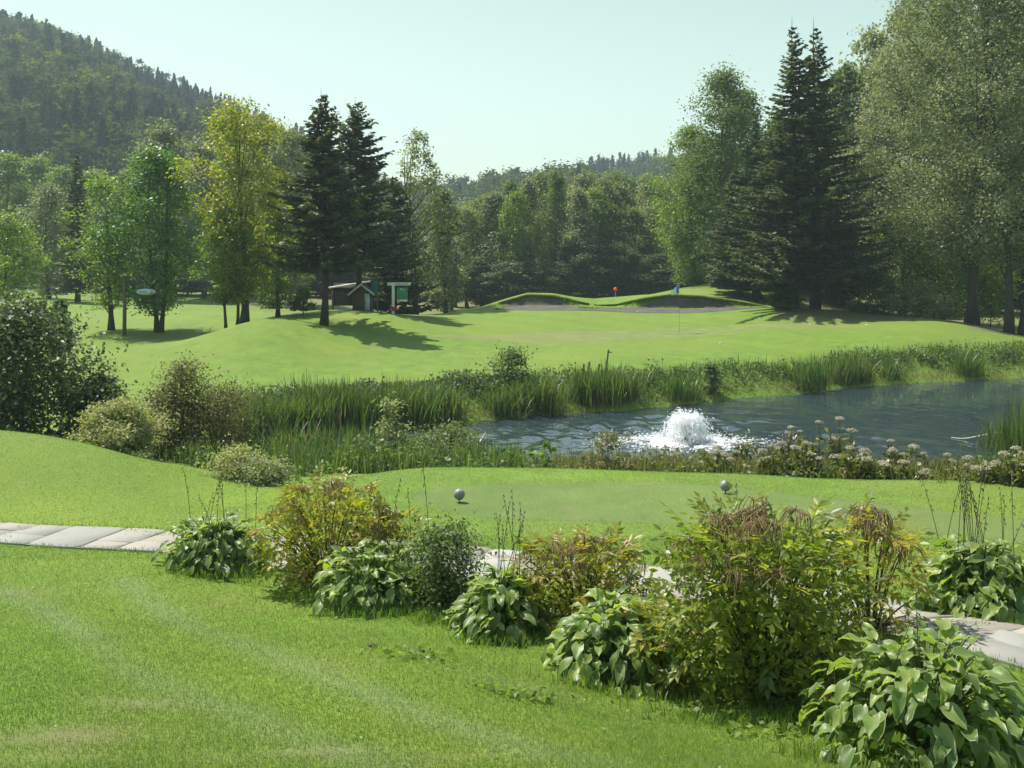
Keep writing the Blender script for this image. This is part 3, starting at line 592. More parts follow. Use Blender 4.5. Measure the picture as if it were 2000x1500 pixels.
def hill(name, prof, d0, d1, ucol, n, seed, label, conifer, back=1.35):
    pr = np.array(prof, float); uu = np.linspace(ucol[0], ucol[1], 160); dd = np.concatenate([np.linspace(d0, d1, 50), np.linspace(d1, d1 * back, 14)[1:]])
    def hz(u, d):
        top = ZC - (np.interp(1000 + u * F, pr[:, 0], pr[:, 1]) - HY) / F * d1 - 12.0; g0 = base_prof(np.log(np.maximum(d, 2))) - .5
        t = np.where(d < d1, ((d - d0) / (d1 - d0)).clip(0, 1) ** .8, 1 - ((d - d1) / (d1 * (back - 1))).clip(0, 1) ** 2)
        wob = 3 * np.sin(u * 31 + d * .013) * np.sin(d * .02 + u * 9)
        return g0 + np.maximum(0, top - g0) * t + wob * t * (1 - t) * 3
    D, U = np.meshgrid(dd, uu, indexing='ij'); V = np.c_[(U * D).ravel(), D.ravel(), hz(U, D).ravel()]
    o = MB().add(V, grid_faces(len(dd), len(uu))).build(name, M['hillfloor'], smooth=True); o['kind'] = 'structure'
    r = R_(seed); d = np.sqrt(r.uniform((d0 + 8) ** 2, (d1 * 1.03) ** 2, n)); u = r.uniform(ucol[0], ucol[1], n); x = u * d
    me = bpy.data.meshes.new('forest'); P = np.c_[x, d, hz(u, d) - .3]; me.vertices.add(n); me.vertices.foreach_set('co', P.astype(np.float32).ravel())
    pat = np.sin(x * .04 + d * .025) + np.sin(x * .085 - d * .05 + 2) + r.normal(0, .8, n)
    con = pat < conifer; idx = np.where(con, r.integers(0, 4, n), np.where(r.uniform(size=n) < .12, 7, r.integers(4, 7, n)))
    a = me.attributes.new('idx', 'INT', 'POINT'); a.data.foreach_set('value', idx.astype(np.int32))
    rt = np.c_[0 * d, 0 * d, r.uniform(0, 6.28, n)]; a = me.attributes.new('rot', 'FLOAT_VECTOR', 'POINT'); a.data.foreach_set('vector', rt.astype(np.float32).ravel())
    s = r.uniform(.65, 1.25, n) * (.9 + .25 * np.sin(x * .05 + d * .03)); sc = np.c_[s * r.uniform(.9, 1.25, n), s * r.uniform(.9, 1.25, n), s]; a = me.attributes.new('scl', 'FLOAT_VECTOR', 'POINT'); a.data.foreach_set('vector', sc.astype(np.float32).ravel())
    f = bpy.data.objects.new('forest', me); COL.objects.link(f); f.modifiers.new('scatter', 'NODES').node_group = SG
    tag(f, label, 'forest', kind='stuff')
hill('hill', [(-1400, 60), (-600, -40), (-200, 10), (0, 38), (100, 55), (180, 72), (250, 92), (330, 118), (400, 146), (445, 168), (500, 200), (560, 234), (640, 285), (720, 350), (800, 385), (950, 450)], 150, 330, (-1.1, -.03), 3800, 51, 'dense dark conifer forest covering the steep left hillside', .55)
hill('hill', [(500, 430), (700, 400), (800, 372), (870, 352), (950, 342), (1050, 338), (1130, 324), (1200, 318), (1330, 302), (1500, 270), (1800, 200), (2300, 180)], 190, 420, (-.26, .75), 3200, 52, 'hazy mixed forest on the low far hill in the middle', -1.1)

# ------------------------------------------------------------------ pond
def watermat():
    m, n, o = newmat('pond_water'); tc = n.nodes.new('ShaderNodeTexCoord'); v = tc.outputs['Object']
    fc = at(1342, 26.2)
    vd = n.nodes.new('ShaderNodeVectorMath'); vd.operation = 'DISTANCE'; n.links.new(v, vd.inputs[0]); vd.inputs[1].default_value = (fc[0], 26.2, 0)
    fall = n.nodes.new('ShaderNodeMapRange'); fall.inputs[1].default_value = 1; fall.inputs[2].default_value = 11; fall.inputs[3].default_value = 1; fall.inputs[4].default_value = .14; n.links.new(vd.outputs['Value'], fall.inputs[0])
    mp = n.nodes.new('ShaderNodeMapping'); mp.inputs['Scale'].default_value = (1.0, 1.5, 1); n.links.new(v, mp.inputs[0])
    a = noise(n, 3.2, 3, .55, mp.outputs[0], .5); b_ = noise(n, 11, 3, .6, mp.outputs[0], .3)
    wv = n.nodes.new('ShaderNodeTexWave'); wv.wave_type = 'RINGS'; wv.rings_direction = 'Z'; wv.inputs['Scale'].default_value = .9; wv.inputs['Distortion'].default_value = 4; wv.inputs['Detail'].default_value = 3
    sub = n.nodes.new('ShaderNodeVectorMath'); sub.operation = 'SUBTRACT'; n.links.new(v, sub.inputs[0]); sub.inputs[1].default_value = (fc[0], 26.2, 0); n.links.new(sub.outputs[0], wv.inputs[0])
    hgt = math_(n, 'ADD', math_(n, 'ADD', a.outputs[0], math_(n, 'MULTIPLY', b_.outputs[0], .45)), math_(n, 'MULTIPLY', wv.outputs['Fac'], .25))
    hgt = math_(n, 'MULTIPLY', hgt, fall.outputs[0])
    p = principled(n, o, (.032, .05, .055), .03, .5); p.inputs['IOR'].default_value = 1.7
    b = n.nodes.new('ShaderNodeBump'); b.inputs['Strength'].default_value = 1.0; b.inputs['Distance'].default_value = .004
    n.links.new(hgt, b.inputs['Height']); n.links.new(b.outputs[0], p.inputs['Normal']); return m
M['water'] = watermat()
wx, wy = np.meshgrid(np.arange(-9, 24, .075), np.arange(19, 40, .065)); fx_, fy_ = (1342 - 1000) / F * 26.2, 26.2; rr = np.hypot(wx - fx_, wy - fy_)
amp = .07 + .93 * np.exp(-((np.hypot((wx - fx_ + 1.5) * .8, wy - fy_) / 5.6) ** 2)); r = R_(60); wz = .0
for k in range(26):
    a_ = r.uniform(0, 6.283); lam = r.uniform(.28, 1.3); wz = wz + .0125 * lam * np.sin((np.cos(a_) * wx + np.sin(a_) * wy) * 6.283 / lam + r.uniform(0, 6.28)) * (.6 + .4 * np.sin(wx * r.uniform(.3, .9) + wy * r.uniform(.3, .9) + k))
wz = (wz + .008 * np.sin(rr * 6.283 / .55 + np.sin(wx * 3)) * np.exp(-rr / 3.5)) * amp
V = np.c_[wx.ravel(), wy.ravel(), wz.ravel()]; o = MB().add(V, grid_faces(*wx.shape)).build('pond_water', M['water'], smooth=True); o['kind'] = 'structure'

# fountain
M['spray'] = leafmat('white_spray', [(.93, .95, .95), (.97, .98, .98)], .55, .35, .5, 0, (1, 1, 1))
M['float'] = plain('fountain_float', (.03, .05, .03), .5)
fb = np.array([(1342 - 1000) / F * 26.2, 26.2, 0.0])
fo = thing('fountain', 'bright white splashing fountain jet in the middle of the pond', 'fountain', fb)
r = R_(61); n = 9000
a = r.uniform(0, 6.283, n); el = np.where(r.uniform(size=n) < .75, r.uniform(1.12, 1.36, n), r.uniform(.9, 1.52, n)); v0 = 3.65 * np.clip(r.normal(.97, .06, n), .6, 1.1) * (1 + .04 * np.sin(a * 11)); T = 2 * v0 * np.sin(el) / 9.81; t = T * r.uniform(.04, 1, n)
hr = v0 * np.cos(el) * t * .74; P = np.c_[np.cos(a) * hr, np.sin(a) * hr,   .04 + 1.05 * (v0 * np.sin(el) * t - 4.905 * t * t)] + r.normal(0, .045, (n, 3)); P[:, 2] = np.maximum(P[:, 2], .015)
vz = (v0 * np.sin(el) - 9.81 * t); D = unit(np.c_[np.cos(a) * v0 * np.cos(el), np.sin(a) * v0 * np.cos(el), vz]); L = r.uniform(.015, .055, n)[:, None]; B = unit(r.normal(size=(n, 3))) * L * .45
MB().add(np.stack([P - D * L, P + B, P + D * L, P - B], 1).reshape(-1, 3), np.arange(4 * n).reshape(n, 4)).build('spray', M['spray'], fo)
n = 4200; q = np.c_[r.normal(-.15, .95, n), r.normal(-.1, .6, n)] * r.uniform(.25, 1.5, (n, 1)); rad = r.uniform(.01, .055, n) * np.exp(-np.hypot(q[:, 0], q[:, 1]) * .35)
k = 6; an = np.linspace(0, 6.283, k, endpoint=False); Vd = np.stack([q[:, None, 0] + rad[:, None] * np.cos(an) * 1.7, q[:, None, 1] + rad[:, None] * np.sin(an), .012 + 0 * an[None] + r.uniform(0, .025, n)[:, None] + rad[:, None] * .5 * np.sin(an * 2)], -1)
MB().add(Vd.reshape(-1, 3), np.arange(n * k).reshape(n, k)).build('foam', M['spray'], fo)
MB().add(*lathe([(.0, -.05), (.34, -.05), (.38, .0), (.36, .03), (.12, .05), (.06, .12), (.05, .12)], 18)).build('float', M['float'], fo, smooth=True)

fo.scale = (.86, .86, .9)
# mooring rope at the right
M['rope'] = plain('pale_rope', (.55, .55, .45), .8, .2)
pts = [wp(1858, 854, 26.6), wp(1885, 853, 26.4), wp(1930, 848, 26.0), wp(2000, 837, 25.4), wp(2120, 812, 24.6)]; pts[0][2] = .015; pts[1][2] = .03
tag(MB().add(*tube(spline(pts, 8), .016, 6)).build('rope', M['rope'], smooth=True), 'thin pale rope running from the pond to the right edge', 'rope')

# ------------------------------------------------------------------ reeds and bank plants
RV = []
for i in range(5):
    r = R_(400 + i); n = 190; P0 = np.c_[r.normal(0, .30, n), r.normal(0, .24, n), np.full(n, -.08)]
    V, Fs = blades(P0, r, 1.5, .028, .62, 0, .5, .62); RV.append(MB().add(V, Fs).mesh('reed_clump', M['reed']))
def reed(px, d, hgt, wid, label, group, seed, mat=None):
    p = at(px, d); p[2] = max(p[2], -.1); r = R_(seed)
    o = link('reed_clump', RV[r.integers(5)], None, p, (0, 0, r.uniform(0, 6.28)), (wid, wid, hgt / 1.5), mat); return tag(o, label, 'reeds', group)
r = R_(71); sdr = 2000
def far_d(px):  # water's far edge
    fx = np.array([(p, F * ZC / (q - HY)) for p, q in _far]); return np.interp(px, fx[:, 0], fx[:, 1])
for k, px in enumerate(np.concatenate([np.arange(430, 905, 19), np.arange(975, 1085, 19), np.arange(1125, 1250, 21)])):
    reed(px + r.uniform(-6, 6), far_d(px) + r.uniform(.05, .9), np.interp(px, [430, 600, 900, 1000, 1250], [1.3, 1.3, 1.35, 1.25, 1.15]) * r.uniform(.65, 1.15), r.uniform(.7, 1.15), 'tall green cattail reeds in the long stand on the far bank, left of the fountain', 'reed stand left of the fountain', sdr + k)
for k, (px, hgt) in enumerate([(1565, 1.25), (1588, 1.35), (1640, 1.2), (1660, 1.35), (1685, 1.0), (1740, .85), (1880, 1.1), (1902, 1.0), (1320, .95), (1345, .85)]):
    reed(px, far_d(px) + .45, hgt, .9, 'tuft of upright reeds on the far bank, ' + ['left of the big right tufts', 'leftmost tall tuft right of fountain', 'left in the second right tuft', 'tallest in the second right tuft', 'lower at the right of the second tuft', 'short one past the second tuft', 'near the right edge', 'last before the right edge', 'just right of the fountain', 'second right of the fountain'][k], 'reed tufts right of the fountain', sdr + 100 + k)
for k, (px, d, hgt) in enumerate([(1965, 24.4, 1.35), (1995, 24.0, 1.8), (2020, 24.8, 1.9), (1950, 25.2, .9), (2050, 24, 1.7)]):
    reed(px, d, hgt, .75, 'green reeds in the water by the rope at right, ' + ['left of the tall ones', 'tall ones at the photo edge', 'behind the tall ones', 'lowest and leftmost', 'cut off by the photo edge'][k], 'reeds by the rope', sdr + 200 + k)
for k, (px, d, hgt) in enumerate([(540, 20.5, .9), (585, 20.2, 1.0), (640, 20.0, 1.0), (690, 19.8, .95), (735, 19.6, 1.0), (800, 19.2, .85), (850, 19, .8), (905, 18.8, .8)]):
    reed(px, d, hgt, .9, 'long-leaved green sedge on the near bank left of the open water, %s from left' % ORD[k], 'near-bank sedges', sdr + 300 + k)

# leafy bank growth along the shores: one continuous mass each
def bank_mass(name, label, pts, wid, hgt, nclump, nl, leaf, mat, seed, cat='undergrowth', bl=0):
    C = spline(np.array([((px - 1000) / F * d, d) for px, d in pts]), 12); r = R_(seed); i = r.uniform(0, len(C) - 1.01, nclump); a = i.astype(int); c = C[a] + (C[a + 1] - C[a]) * (i - a)[:, None] + r.normal(0, wid, (nclump, 2))
    z = hh(c[:, 0], c[:, 1]); hv = hgt * r.uniform(.25, 1.1, nclump) * (.75 + .5 * np.sin(c[:, 0] * 1.7 + seed) * np.sin(c[:, 0] * .63)); k = np.maximum(4, r.poisson(nl, nclump)); ix = np.repeat(np.arange(nclump), k); n = len(ix)
    P = np.c_[c[ix] + r.normal(0, .16, (n, 2)), z[ix] + hv[ix] * r.uniform(.02, 1, n) ** .8]
    V, Q = leaf_quads(P, leaf, r, .55, None, .6, .2); mb = MB().add(V, Q)
    if bl:
        j = r.integers(0, nclump, bl); P0 = np.c_[c[j] + r.normal(0, .2, (bl, 2)), z[j] - .02]; Vb, Fb = blades(P0, r, hgt * 1.1, leaf * .2, .6); mb.add(Vb, Fb)
    return tag(mb.build(name, mat), label, cat, kind='stuff')
fpts = [(px, far_d(px) + .7) for px in range(400, 2301, 60)]
bank_mass('bank_weeds', 'mixed glossy weeds lining the whole far bank behind the reeds', [(px, d + .9) for px, d in fpts], .3, .42, 900, 22, .10, M['weedgreen'], 81, bl=3600)
bank_mass('bank_weeds', 'dark glossy leaves along the top edge of the far bank', [(px, d + 1.5) for px, d in fpts[:10]], .25, .45, 240, 26, .11, M['darkfol'], 82)
bank_mass('bank_sedge', 'yellowish dry sedge low on the far bank at the waterline', [(px, d - .35) for px, d in fpts[8:]], .22, .3, 500, 10, .06, M['rdry'], 83, bl=2600)
bank_mass('bank_weeds', 'tangle of white-glinting leaves on the near bank at left', [(440, 17.5), (520, 18), (620, 18.2), (720, 18), (820, 17.6), (900, 17.4), (960, 17.3)], .5, .5, 420, 20, .08, M['weedgreen'], 84, bl=5200)
bank_mass('bank_sedge', 'dry yellow-green grasses on the near bank below the fountain', [(1100, 17.2), (1200, 17), (1350, 16.8), (1500, 16.4), (1700, 15.6), (1900, 14.8), (2100, 14.2)], .36, .36, 400, 12, .07, M['rdry'], 85, bl=4800)
bank_mass('bank_weeds', 'low leafy weeds between the flower heads on the near right bank', [(1420, 16.6), (1550, 16.3), (1700, 15.7), (1850, 15.2), (2000, 14.6), (2100, 14.2)], .42, .36, 420, 22, .075, M['weedgreen'], 86, bl=900)

def shrub(name, label, px, d, top, wpx, mat, seed, nc=90, nl=60, leaf=.07, env='shrub', cat='shrub', **kw):
    return tree(name, label, cat, px, d, top, wpx, 1e4, mat, seed, nc, nl, leaf, env, 3, rb=.03, **kw)
tree('shrub', 'big dark rounded shrub at the left edge behind the mown mound', 'shrub', 35, 18.5, 590, 320, 930, M['darkfol'], 91, 260, 80, .085, 'shrub', 3, rb=.05, sig=.09)
tree('shrub', 'lower glossy dark shrub on the right flank of the big left shrub', 'shrub', 195, 18.8, 738, 150, 930, M['darkfol'], 92, 120, 75, .08, 'shrub', 3, rb=.03)
tree('young_spruce', 'small conifer top poking out above the big left shrub', 'tree', 118, 21, 588, 75, 760, M['spruce2'], 93, 60, 60, .09, 'cone', rb=.04)
tree('goldenrod_plant', 'pale fluffy fading goldenrod clump at the edge of the mown mound', 'plant', 238, 16.6, 792, 175, 950, M['palefluff'], 94, 140, 85, .075, 'shrub', 3, rb=.012, asp=.35)
tree('weed_shrub', 'tall brownish weed shrub with pointed top by the gully', 'shrub', 362, 18.4, 712, 150, 960, M['brownweed'], 95, 130, 60, .065, 'cone', 6, rb=.02, sig=.15, asp=.4)
tree('weed_shrub', 'brown-green weed shrub right beside the tall pointed one', 'shrub', 430, 18.2, 745, 130, 960, M['brownweed'], 96, 110, 55, .065, 'vase', 6, rb=.02, asp=.4, sig=.16)
tree('weed_shrub', 'slightly lower brownish weeds on the left of the pointed one', 'shrub', 312, 18.2, 765, 120, 950, M['brownweed'], 97, 90, 50, .065, 'vase', 5, rb=.015, asp=.4, sig=.16)
tree('aster_plant', 'greyish fluffy asters at the left end of the tee', 'plant', 462, 15.6, 885, 95, 1000, M['palefluff'], 98, 60, 60, .045, 'vase', 5, rb=.008, sig=.17)
tree('aster_plant', 'second patch of pale seeding asters, against the tee slope', 'plant', 520, 15.2, 905, 90, 1000, M['airy'], 99, 55, 50, .05, 'vase', 5, rb=.008, sig=.17)
tree('willow_sapling', 'upright sapling with white-glinting leaves before the dark reeds', 'sapling', 768, 18.6, 778, 62, 930, M['airy'], 100, 46, 30, .09, 'oval', 2, rb=.015, asp=.4, sig=.16)
tree('shrub', 'round dark bush standing on the far bank above the reeds', 'shrub', 998, 31.8, 688, 90, 800, M['weedgreen'], 101, 60, 40, .09, 'oval', 4, rb=.03, sig=.13)
tree('weed_shrub', 'leafy weed clump at the left end of the open water', 'shrub', 880, 17.6, 842, 190, 960, M['weedgreen'], 102, 100, 45, .075, 'shrub', 4, rb=.012, asp=.35)
tree('weed_plant', 'loose weed with broad leaves rising before the water, right of centre', 'plant', 1065, 16.2, 868, 46, 950, M['ltgreen'], 103, 9, 6, .13, 'oval', 1, rb=.008)
tree('weed_plant', 'twiggy tan weeds on the near bank below the fountain', 'plant', 1190, 16.6, 845, 110, 960, M['rdry'], 104, 60, 22, .05, 'shrub', 5, rb=.008)
tree('weed_shrub', 'leafy brown-tipped weed on the far bank right of the fountain', 'shrub', 1388, 33.4, 712, 60, 790, M['weedgreen'], 105, 40, 40, .09, 'cone', 3, rb=.015)

# flowering joe-pye weeds
M['flower'] = leafmat('faded_flower_heads', [(.36, .33, .25), (.50, .46, .36), (.60, .57, .45)], .4, .8, .2, .2, (1, 1, .9))
M['weedleaf2'] = leafmat('joe_pye_leaves', [(.07, .11, .03), (.14, .17, .045), (.24, .24, .06), (.16, .12, .07)], .45, .38, .5, .15)
M['stem'] = plain('weed_stem', (.08, .06, .035), .7)
M['gstem'] = plain('green_stem', (.10, .14, .04), .6)
def joepye(px, d, top, label, seed, nst=6, spread=.25):
    p = at(px, d); H = ZC - (top - HY) / F * d - p[2]; o = thing('joe_pye_weed', label, 'flower', p, 0, 'faded flower heads on the near bank'); r = R_(seed); sm = MB(); C = []; heads = []
    for s in range(nst):
        a = r.uniform(0, 6.28); rr = spread * r.uniform(0, 1) ** .5 * (s > 0); hgt = H * (1 if s == 0 else r.uniform(.6, .95)); t = np.linspace(0, 1, 7)
        pth = np.c_[np.cos(a) * rr * (.4 + .6 * t), np.sin(a) * rr * (.4 + .6 * t), t * hgt - .03]; sm.add(*tube(pth, np.linspace(.010, .005, 7), 5)); heads.append(pth[-1])
        for q in range(26):
            tt = r.uniform(.15, .93); c = np.array([np.interp(tt, t, pth[:, i]) for i in range(3)]); aa = r.uniform(0, 6.28); l = r.uniform(.02, .10); C.append(c + [np.cos(aa) * l, np.sin(aa) * l, r.uniform(-.02, .03)])
    sm.build('stem', M['stem'], o); V, Q = leaf_quads(np.array(C), .12, r, .6, None, .42, .5); MB().add(V, Q).build('foliage', M['weedleaf2'], o)
    for hd in heads[:max(3, int(len(heads) * .65))]:
        n = 130; q = unit(r.normal(size=(n, 3))); q[:, 2] = np.abs(q[:, 2]); W = r.uniform(.035, .095); P = hd + q * np.array([W, W, W * .55]) * r.uniform(.75, 1.05, (n, 1)); V, Q = leaf_quads(P, .026, r, .6, q, .8, 0); MB().add(V, Q).build('flower_head', M['flower'], o)
    return o
JL = ['tallest faded flower head on a dark stem before the pond', 'pale flower heads just left of the tallest one', 'flat pinkish flower cluster below the fountain foam', 'small faded flowers at the left end of the flower bank',
      'flower clump right of the tallest head, over dark water', 'low flowers in the middle of the right bank', 'thin flower stems at the right half of the bank', 'pinkish flower mass at the right edge of the photo', 'second pinkish flower clump beside the right edge', 'pale heads standing between tallest and foam clusters',
      'low pinkish flower cluster right below the tallest head', 'leafy flower clump between the two left flower groups', 'short flower clump half hidden at the tee edge, right of centre', 'wiry flower stems second from the left end of the bank', 'flower clump under the rope end', 'yellow-leaved flower clump left of the tallest head']
for k, (px, d, top, ns, sp) in enumerate([(1640, 15.8, 815, 6, .22), (1600, 16.0, 822, 6, .25), (1480, 16.6, 858, 9, .4), (1440, 16.6, 880, 6, .3), (1740, 15.5, 858, 8, .35), (1690, 15.2, 885, 7, .35), (1850, 15.0, 885, 7, .35), (1985, 13.6, 872, 10, .3), (1930, 13.9, 905, 8, .3), (1545, 16.2, 832, 7, .28), (1660, 15.0, 872, 8, .3), (1510, 15.9, 868, 8, .3), (1765, 14.8, 900, 8, .35), (1400, 16.4, 872, 5, .3), (1890, 14.4, 905, 7, .3), (1575, 15.5, 862, 8, .25)]):
    joepye(px, d, top, JL[k], 500 + k, ns, sp)

# ------------------------------------------------------------------ stone path
M['stone'] = None
def stonemat():
    m, n, o = newmat('flagstone'); tc = n.nodes.new('ShaderNodeTexCoord'); oi = n.nodes.new('ShaderNodeObjectInfo'); v = tc.outputs['Object']
    t = noise(n, 5, 6, .7, v); f = noise(n, 60, 4, .7, v)
    c = ramp(n, [(0, (.25, .245, .21)), (.4, (.30, .30, .265)), (.75, (.31, .27, .22)), (1, (.335, .335, .30))]); n.links.new(oi.outputs['Random'], c.inputs[0])
    c2 = mixc(n, c.outputs[0], (.22, .21, .18), math_(n, 'MULTIPLY', ramp_fac(n, t.outputs[0], .5, .75), .5)); c2 = mixc(n, c2, (.46, .44, .41), math_(n, 'MULTIPLY', ramp_fac(n, f.outputs[0], .55, .8), .5))
    p = principled(n, o, c2, .8, .3); b = n.nodes.new('ShaderNodeBump'); b.inputs['Strength'].default_value = .5; b.inputs['Distance'].default_value = .012
    n.links.new(math_(n, 'ADD', t.outputs[0], math_(n, 'MULTIPLY', f.outputs[0], .2)), b.inputs['Height']); n.links.new(b.outputs[0], p.inputs['Normal']); return m
M['stone'] = stonemat(); M['joint'] = plain('path_joint_soil', (.25, .24, .19), .95, .1, .3, 20)
T = np.gradient(PATHC, axis=0); T = unit(T); NRM = np.c_[-T[:, 1], T[:, 0]]; arc = np.concatenate([[0], np.cumsum(np.linalg.norm(np.diff(PATHC, axis=0), axis=1))])
def pth(s, t):
    c = np.array([np.interp(s, arc, PATHC[:, k]) for k in (0, 1)]); nn = np.array([np.interp(s, arc, NRM[:, k]) for k in (0, 1)]); return c + nn * t
sv = np.linspace(0, arc[-1], 260); V = []
for s in sv:
    for t in (-PATHW * .98, -.2, .2, PATHW * .98):
        q = pth(s, t); V.append([q[0], q[1], h1(*q) + .012])
path = MB().add(np.array(V), grid_faces(260, 4)).build('path', M['joint']); path['kind'] = 'structure'
r = R_(91); s = 0.0
while s < arc[-1] - .7:
    L = r.uniform(.34, .62); cut = sorted(r.uniform(-.2, .2, 1)) if r.uniform() < .6 else ([-.15, .14] if r.uniform() < .5 else [])
    edges = [-PATHW] + list(cut) + [PATHW]
    for a, b in zip(edges[:-1], edges[1:]):
        g_ = .005; ja = r.uniform(-.09, .09, 4); cor = [(s + g_ + ja[0] * .5, a + g_), (s + L - g_ + ja[1] * .3, a + g_), (s + L - g_ + ja[2] * .3, b - g_), (s + g_ + ja[3] * .5, b - g_)]
        ring = []
        for k in range(4):
            p0, p1 = np.array(cor[k]), np.array(cor[(k + 1) % 4])
            for u in (0.06, .5, .94): ring.append(p0 + (p1 - p0) * u + r.normal(0, .006, 2))
        ring = np.array([pth(*q) for q in ring]); c = ring.mean(0); zc_ = hh(ring[:, 0], ring[:, 1]) ; z0 = h1(*c); tz = .017 + r.uniform(0, .007); k = len(ring)
        inn = c + (ring - c) * (1 - .025); V = np.concatenate([np.c_[ring - c, zc_ - z0 - .02], np.c_[ring - c, zc_ - z0 + tz - .008], np.c_[inn - c, zc_ - z0 + tz]]); j = np.arange(k); j2 = (j + 1) % k
        st = MB().add(V, [np.concatenate([np.stack([j, j2, k + j2, k + j], 1), np.stack([k + j, k + j2, 2 * k + j2, 2 * k + j], 1)]), (2 * k + j)[None]]).build('flagstone', M['stone'], path, (c[0], c[1], z0))
    s += L

# ------------------------------------------------------------------ border plants
def hosta_leaf(seed, curl, wave):
    nu, nv = 7, 5; r = R_(seed); V = []; E = []; VE = []
    for i in range(nu):
        t = i / (nu - 1); wd = .31 * (np.sin(np.pi * min(1, t * .93 + .035) ** .72) ** .8) * (1 - .06 * t); wd = wd if i < nu - 1 else .004
        for j in range(nv):
            s = (j / (nv - 1) - .5) * 2; y = s * wd; x = t - .06 * abs(s) * (1 - t) * 2 * (t < .35)
            z = .12 * abs(s) ** 1.4 * (wd / .36) - curl * t ** 2 * .9 + wave * np.sin(t * 9 + s * 2.2 + seed) * abs(s) * .075
            V.append([x, y, z]); E.append(abs(s) if 0 < i < nu - 1 else 1.0); VE.append(1.0 if j == nv // 2 else (.35 if j % 2 else 0))
    return MB().add(np.array(V), grid_faces(nu, nv)).mesh('leaf', M['hosta'], True, {'edge': E, 'vein': VE})
M['hosta'] = leafmat('hosta_leaf', [(.11, .19, .055), (.17, .26, .065), (.23, .33, .085), (.30, .40, .095), (.38, .45, .10)], .5, .42, .55, .85, (1.2, 1.3, .4), margin=(.42, .47, .25))
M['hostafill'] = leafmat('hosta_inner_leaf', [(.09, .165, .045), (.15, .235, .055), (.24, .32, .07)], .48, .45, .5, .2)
HL = [hosta_leaf(600 + i, c, w_) for i, (c, w_) in enumerate([(.25, .6), (.45, 1.0), (.7, .8), (.15, 1.3), (.55, 1.6)])]
def stalk_mesh(seed, H, dry=False):
    r = R_(seed); t = np.linspace(0, 1, 8); mb = MB(); a = r.uniform(0, 6.28); b = r.uniform(.02, .14)
    pth_ = np.c_[np.cos(a) * b * H * t ** 1.7, np.sin(a) * b * H * t ** 1.7, H * t]; mb.add(*tube(pth_, np.linspace(.0042, .0018, 8), 5))
    for q in np.linspace(.72, 1, 7):
        c = np.array([np.interp(q, t, pth_[:, i]) for i in range(3)]); aa = r.uniform(0, 6.28); mb.add(*tube(np.array([c, c + [np.cos(aa) * .012, np.sin(aa) * .012, -.008], c + [np.cos(aa) * .018, np.sin(aa) * .018, -.03]]), [.003, .005, .001], 4))
    return mb.mesh('flower_stalk', M['stalk'], True)
M['stalk'] = plain('flower_stalk', (.10, .11, .04), .7)
STK = [stalk_mesh(650 + i, 1.0) for i in range(5)]
def hosta(label, px, d, top, wpx, n, seed, leaf=.22, stalks=0, sth=.8):
    p = at(px, d); H = ZC - (top - HY) / F * d - p[2]; R = wpx / F * d / 2; r = R_(seed)
    o = thing('hosta_plant', label, 'plant', p, 0, 'hostas along the garden border'); pet = MB(); H *= .76; cen = np.c_[r.normal(0, R * .24, 5), r.normal(0, R * .24, 5)]
    for i in range(n):
        t = ((i + r.uniform(0, 1)) / n) ** .75; az = r.uniform(0, 6.283); sz = leaf * r.uniform(.55, 1.2) * (1 - .18 * (t < .15)); cc = cen[r.integers(len(cen))]
        rad = R * (.10 + .86 * t) * r.uniform(.85, 1.08); z = H * (1 - .86 * t ** 2.0) * r.uniform(.80, 1.08); pitch = math.radians(np.interp(t, [0, .25, .6, 1], [38, 6, -14, -38]) + r.uniform(-28, 28))
        q = (math.cos(az) * rad * .86 + cc[0] * (1 - t * .6), math.sin(az) * rad * .86 + cc[1] * (1 - t * .6), max(.05, z)); yaw = az + r.uniform(-.8, .8)
        e = Euler((r.uniform(-.45, .45), -pitch, yaw), 'XYZ'); link('leaf', HL[r.integers(5)], o, q, e, sz)
        if t < .75 and i % 2 == 0:
            u = np.linspace(0, 1, 5)[:, None]; a_ = np.array([math.cos(az) * .05, math.sin(az) * .05, 0]); b_ = np.array(q); m_ = np.array([b_[0] * .45, b_[1] * .45, b_[2] * .8]); pet.add(*tube((1 - u) ** 2 * a_ + 2 * u * (1 - u) * m_ + u * u * b_, .006, 4, False))
    pet.build('stems', M['gstem'], o)
    nf = int(n * 3); az = r.uniform(0, 6.283, nf); t = r.uniform(.05, 1, nf) ** .7; P = np.c_[np.cos(az) * R * .78 * t, np.sin(az) * R * .78 * t, np.maximum(.04, H * (1 - .9 * t ** 2.2) * r.uniform(.35, .92, nf))]
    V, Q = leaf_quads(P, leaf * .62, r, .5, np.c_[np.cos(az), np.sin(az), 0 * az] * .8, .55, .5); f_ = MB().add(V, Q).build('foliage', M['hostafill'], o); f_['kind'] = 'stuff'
    for i in range(stalks):
        a = r.uniform(0, 6.28); rr = R * r.uniform(.05, .7); hgt = sth * r.uniform(.75, 1.1); link('flower_stalk', STK[r.integers(5)], o, (math.cos(a) * rr, math.sin(a) * rr, .1), (r.uniform(-.12, .12), r.uniform(-.12, .12), a), (1, 1, hgt))
    return o
hosta('green hosta clump at the left end of the border, beside the stone path', 418, 9.55, 992, 235, 280, 701, .115, 9, .75)
hosta('hosta clump between the yellow bush and the small-leaved bush', 742, 8.3, 1045, 260, 290, 702, .115, 4, .9)
hosta('bright hosta clump directly right of the small-leaved bush', 978, 7.5, 1090, 235, 270, 703, .11, 9, .8)
hosta('wide hosta clump to the left of the big browning bush', 1200, 6.6, 1150, 300, 300, 704, .112, 0)
hosta('largest hosta clump in the bottom right corner of the photo', 1805, 5.15, 1200, 520, 300, 705, .122, 6, .7)
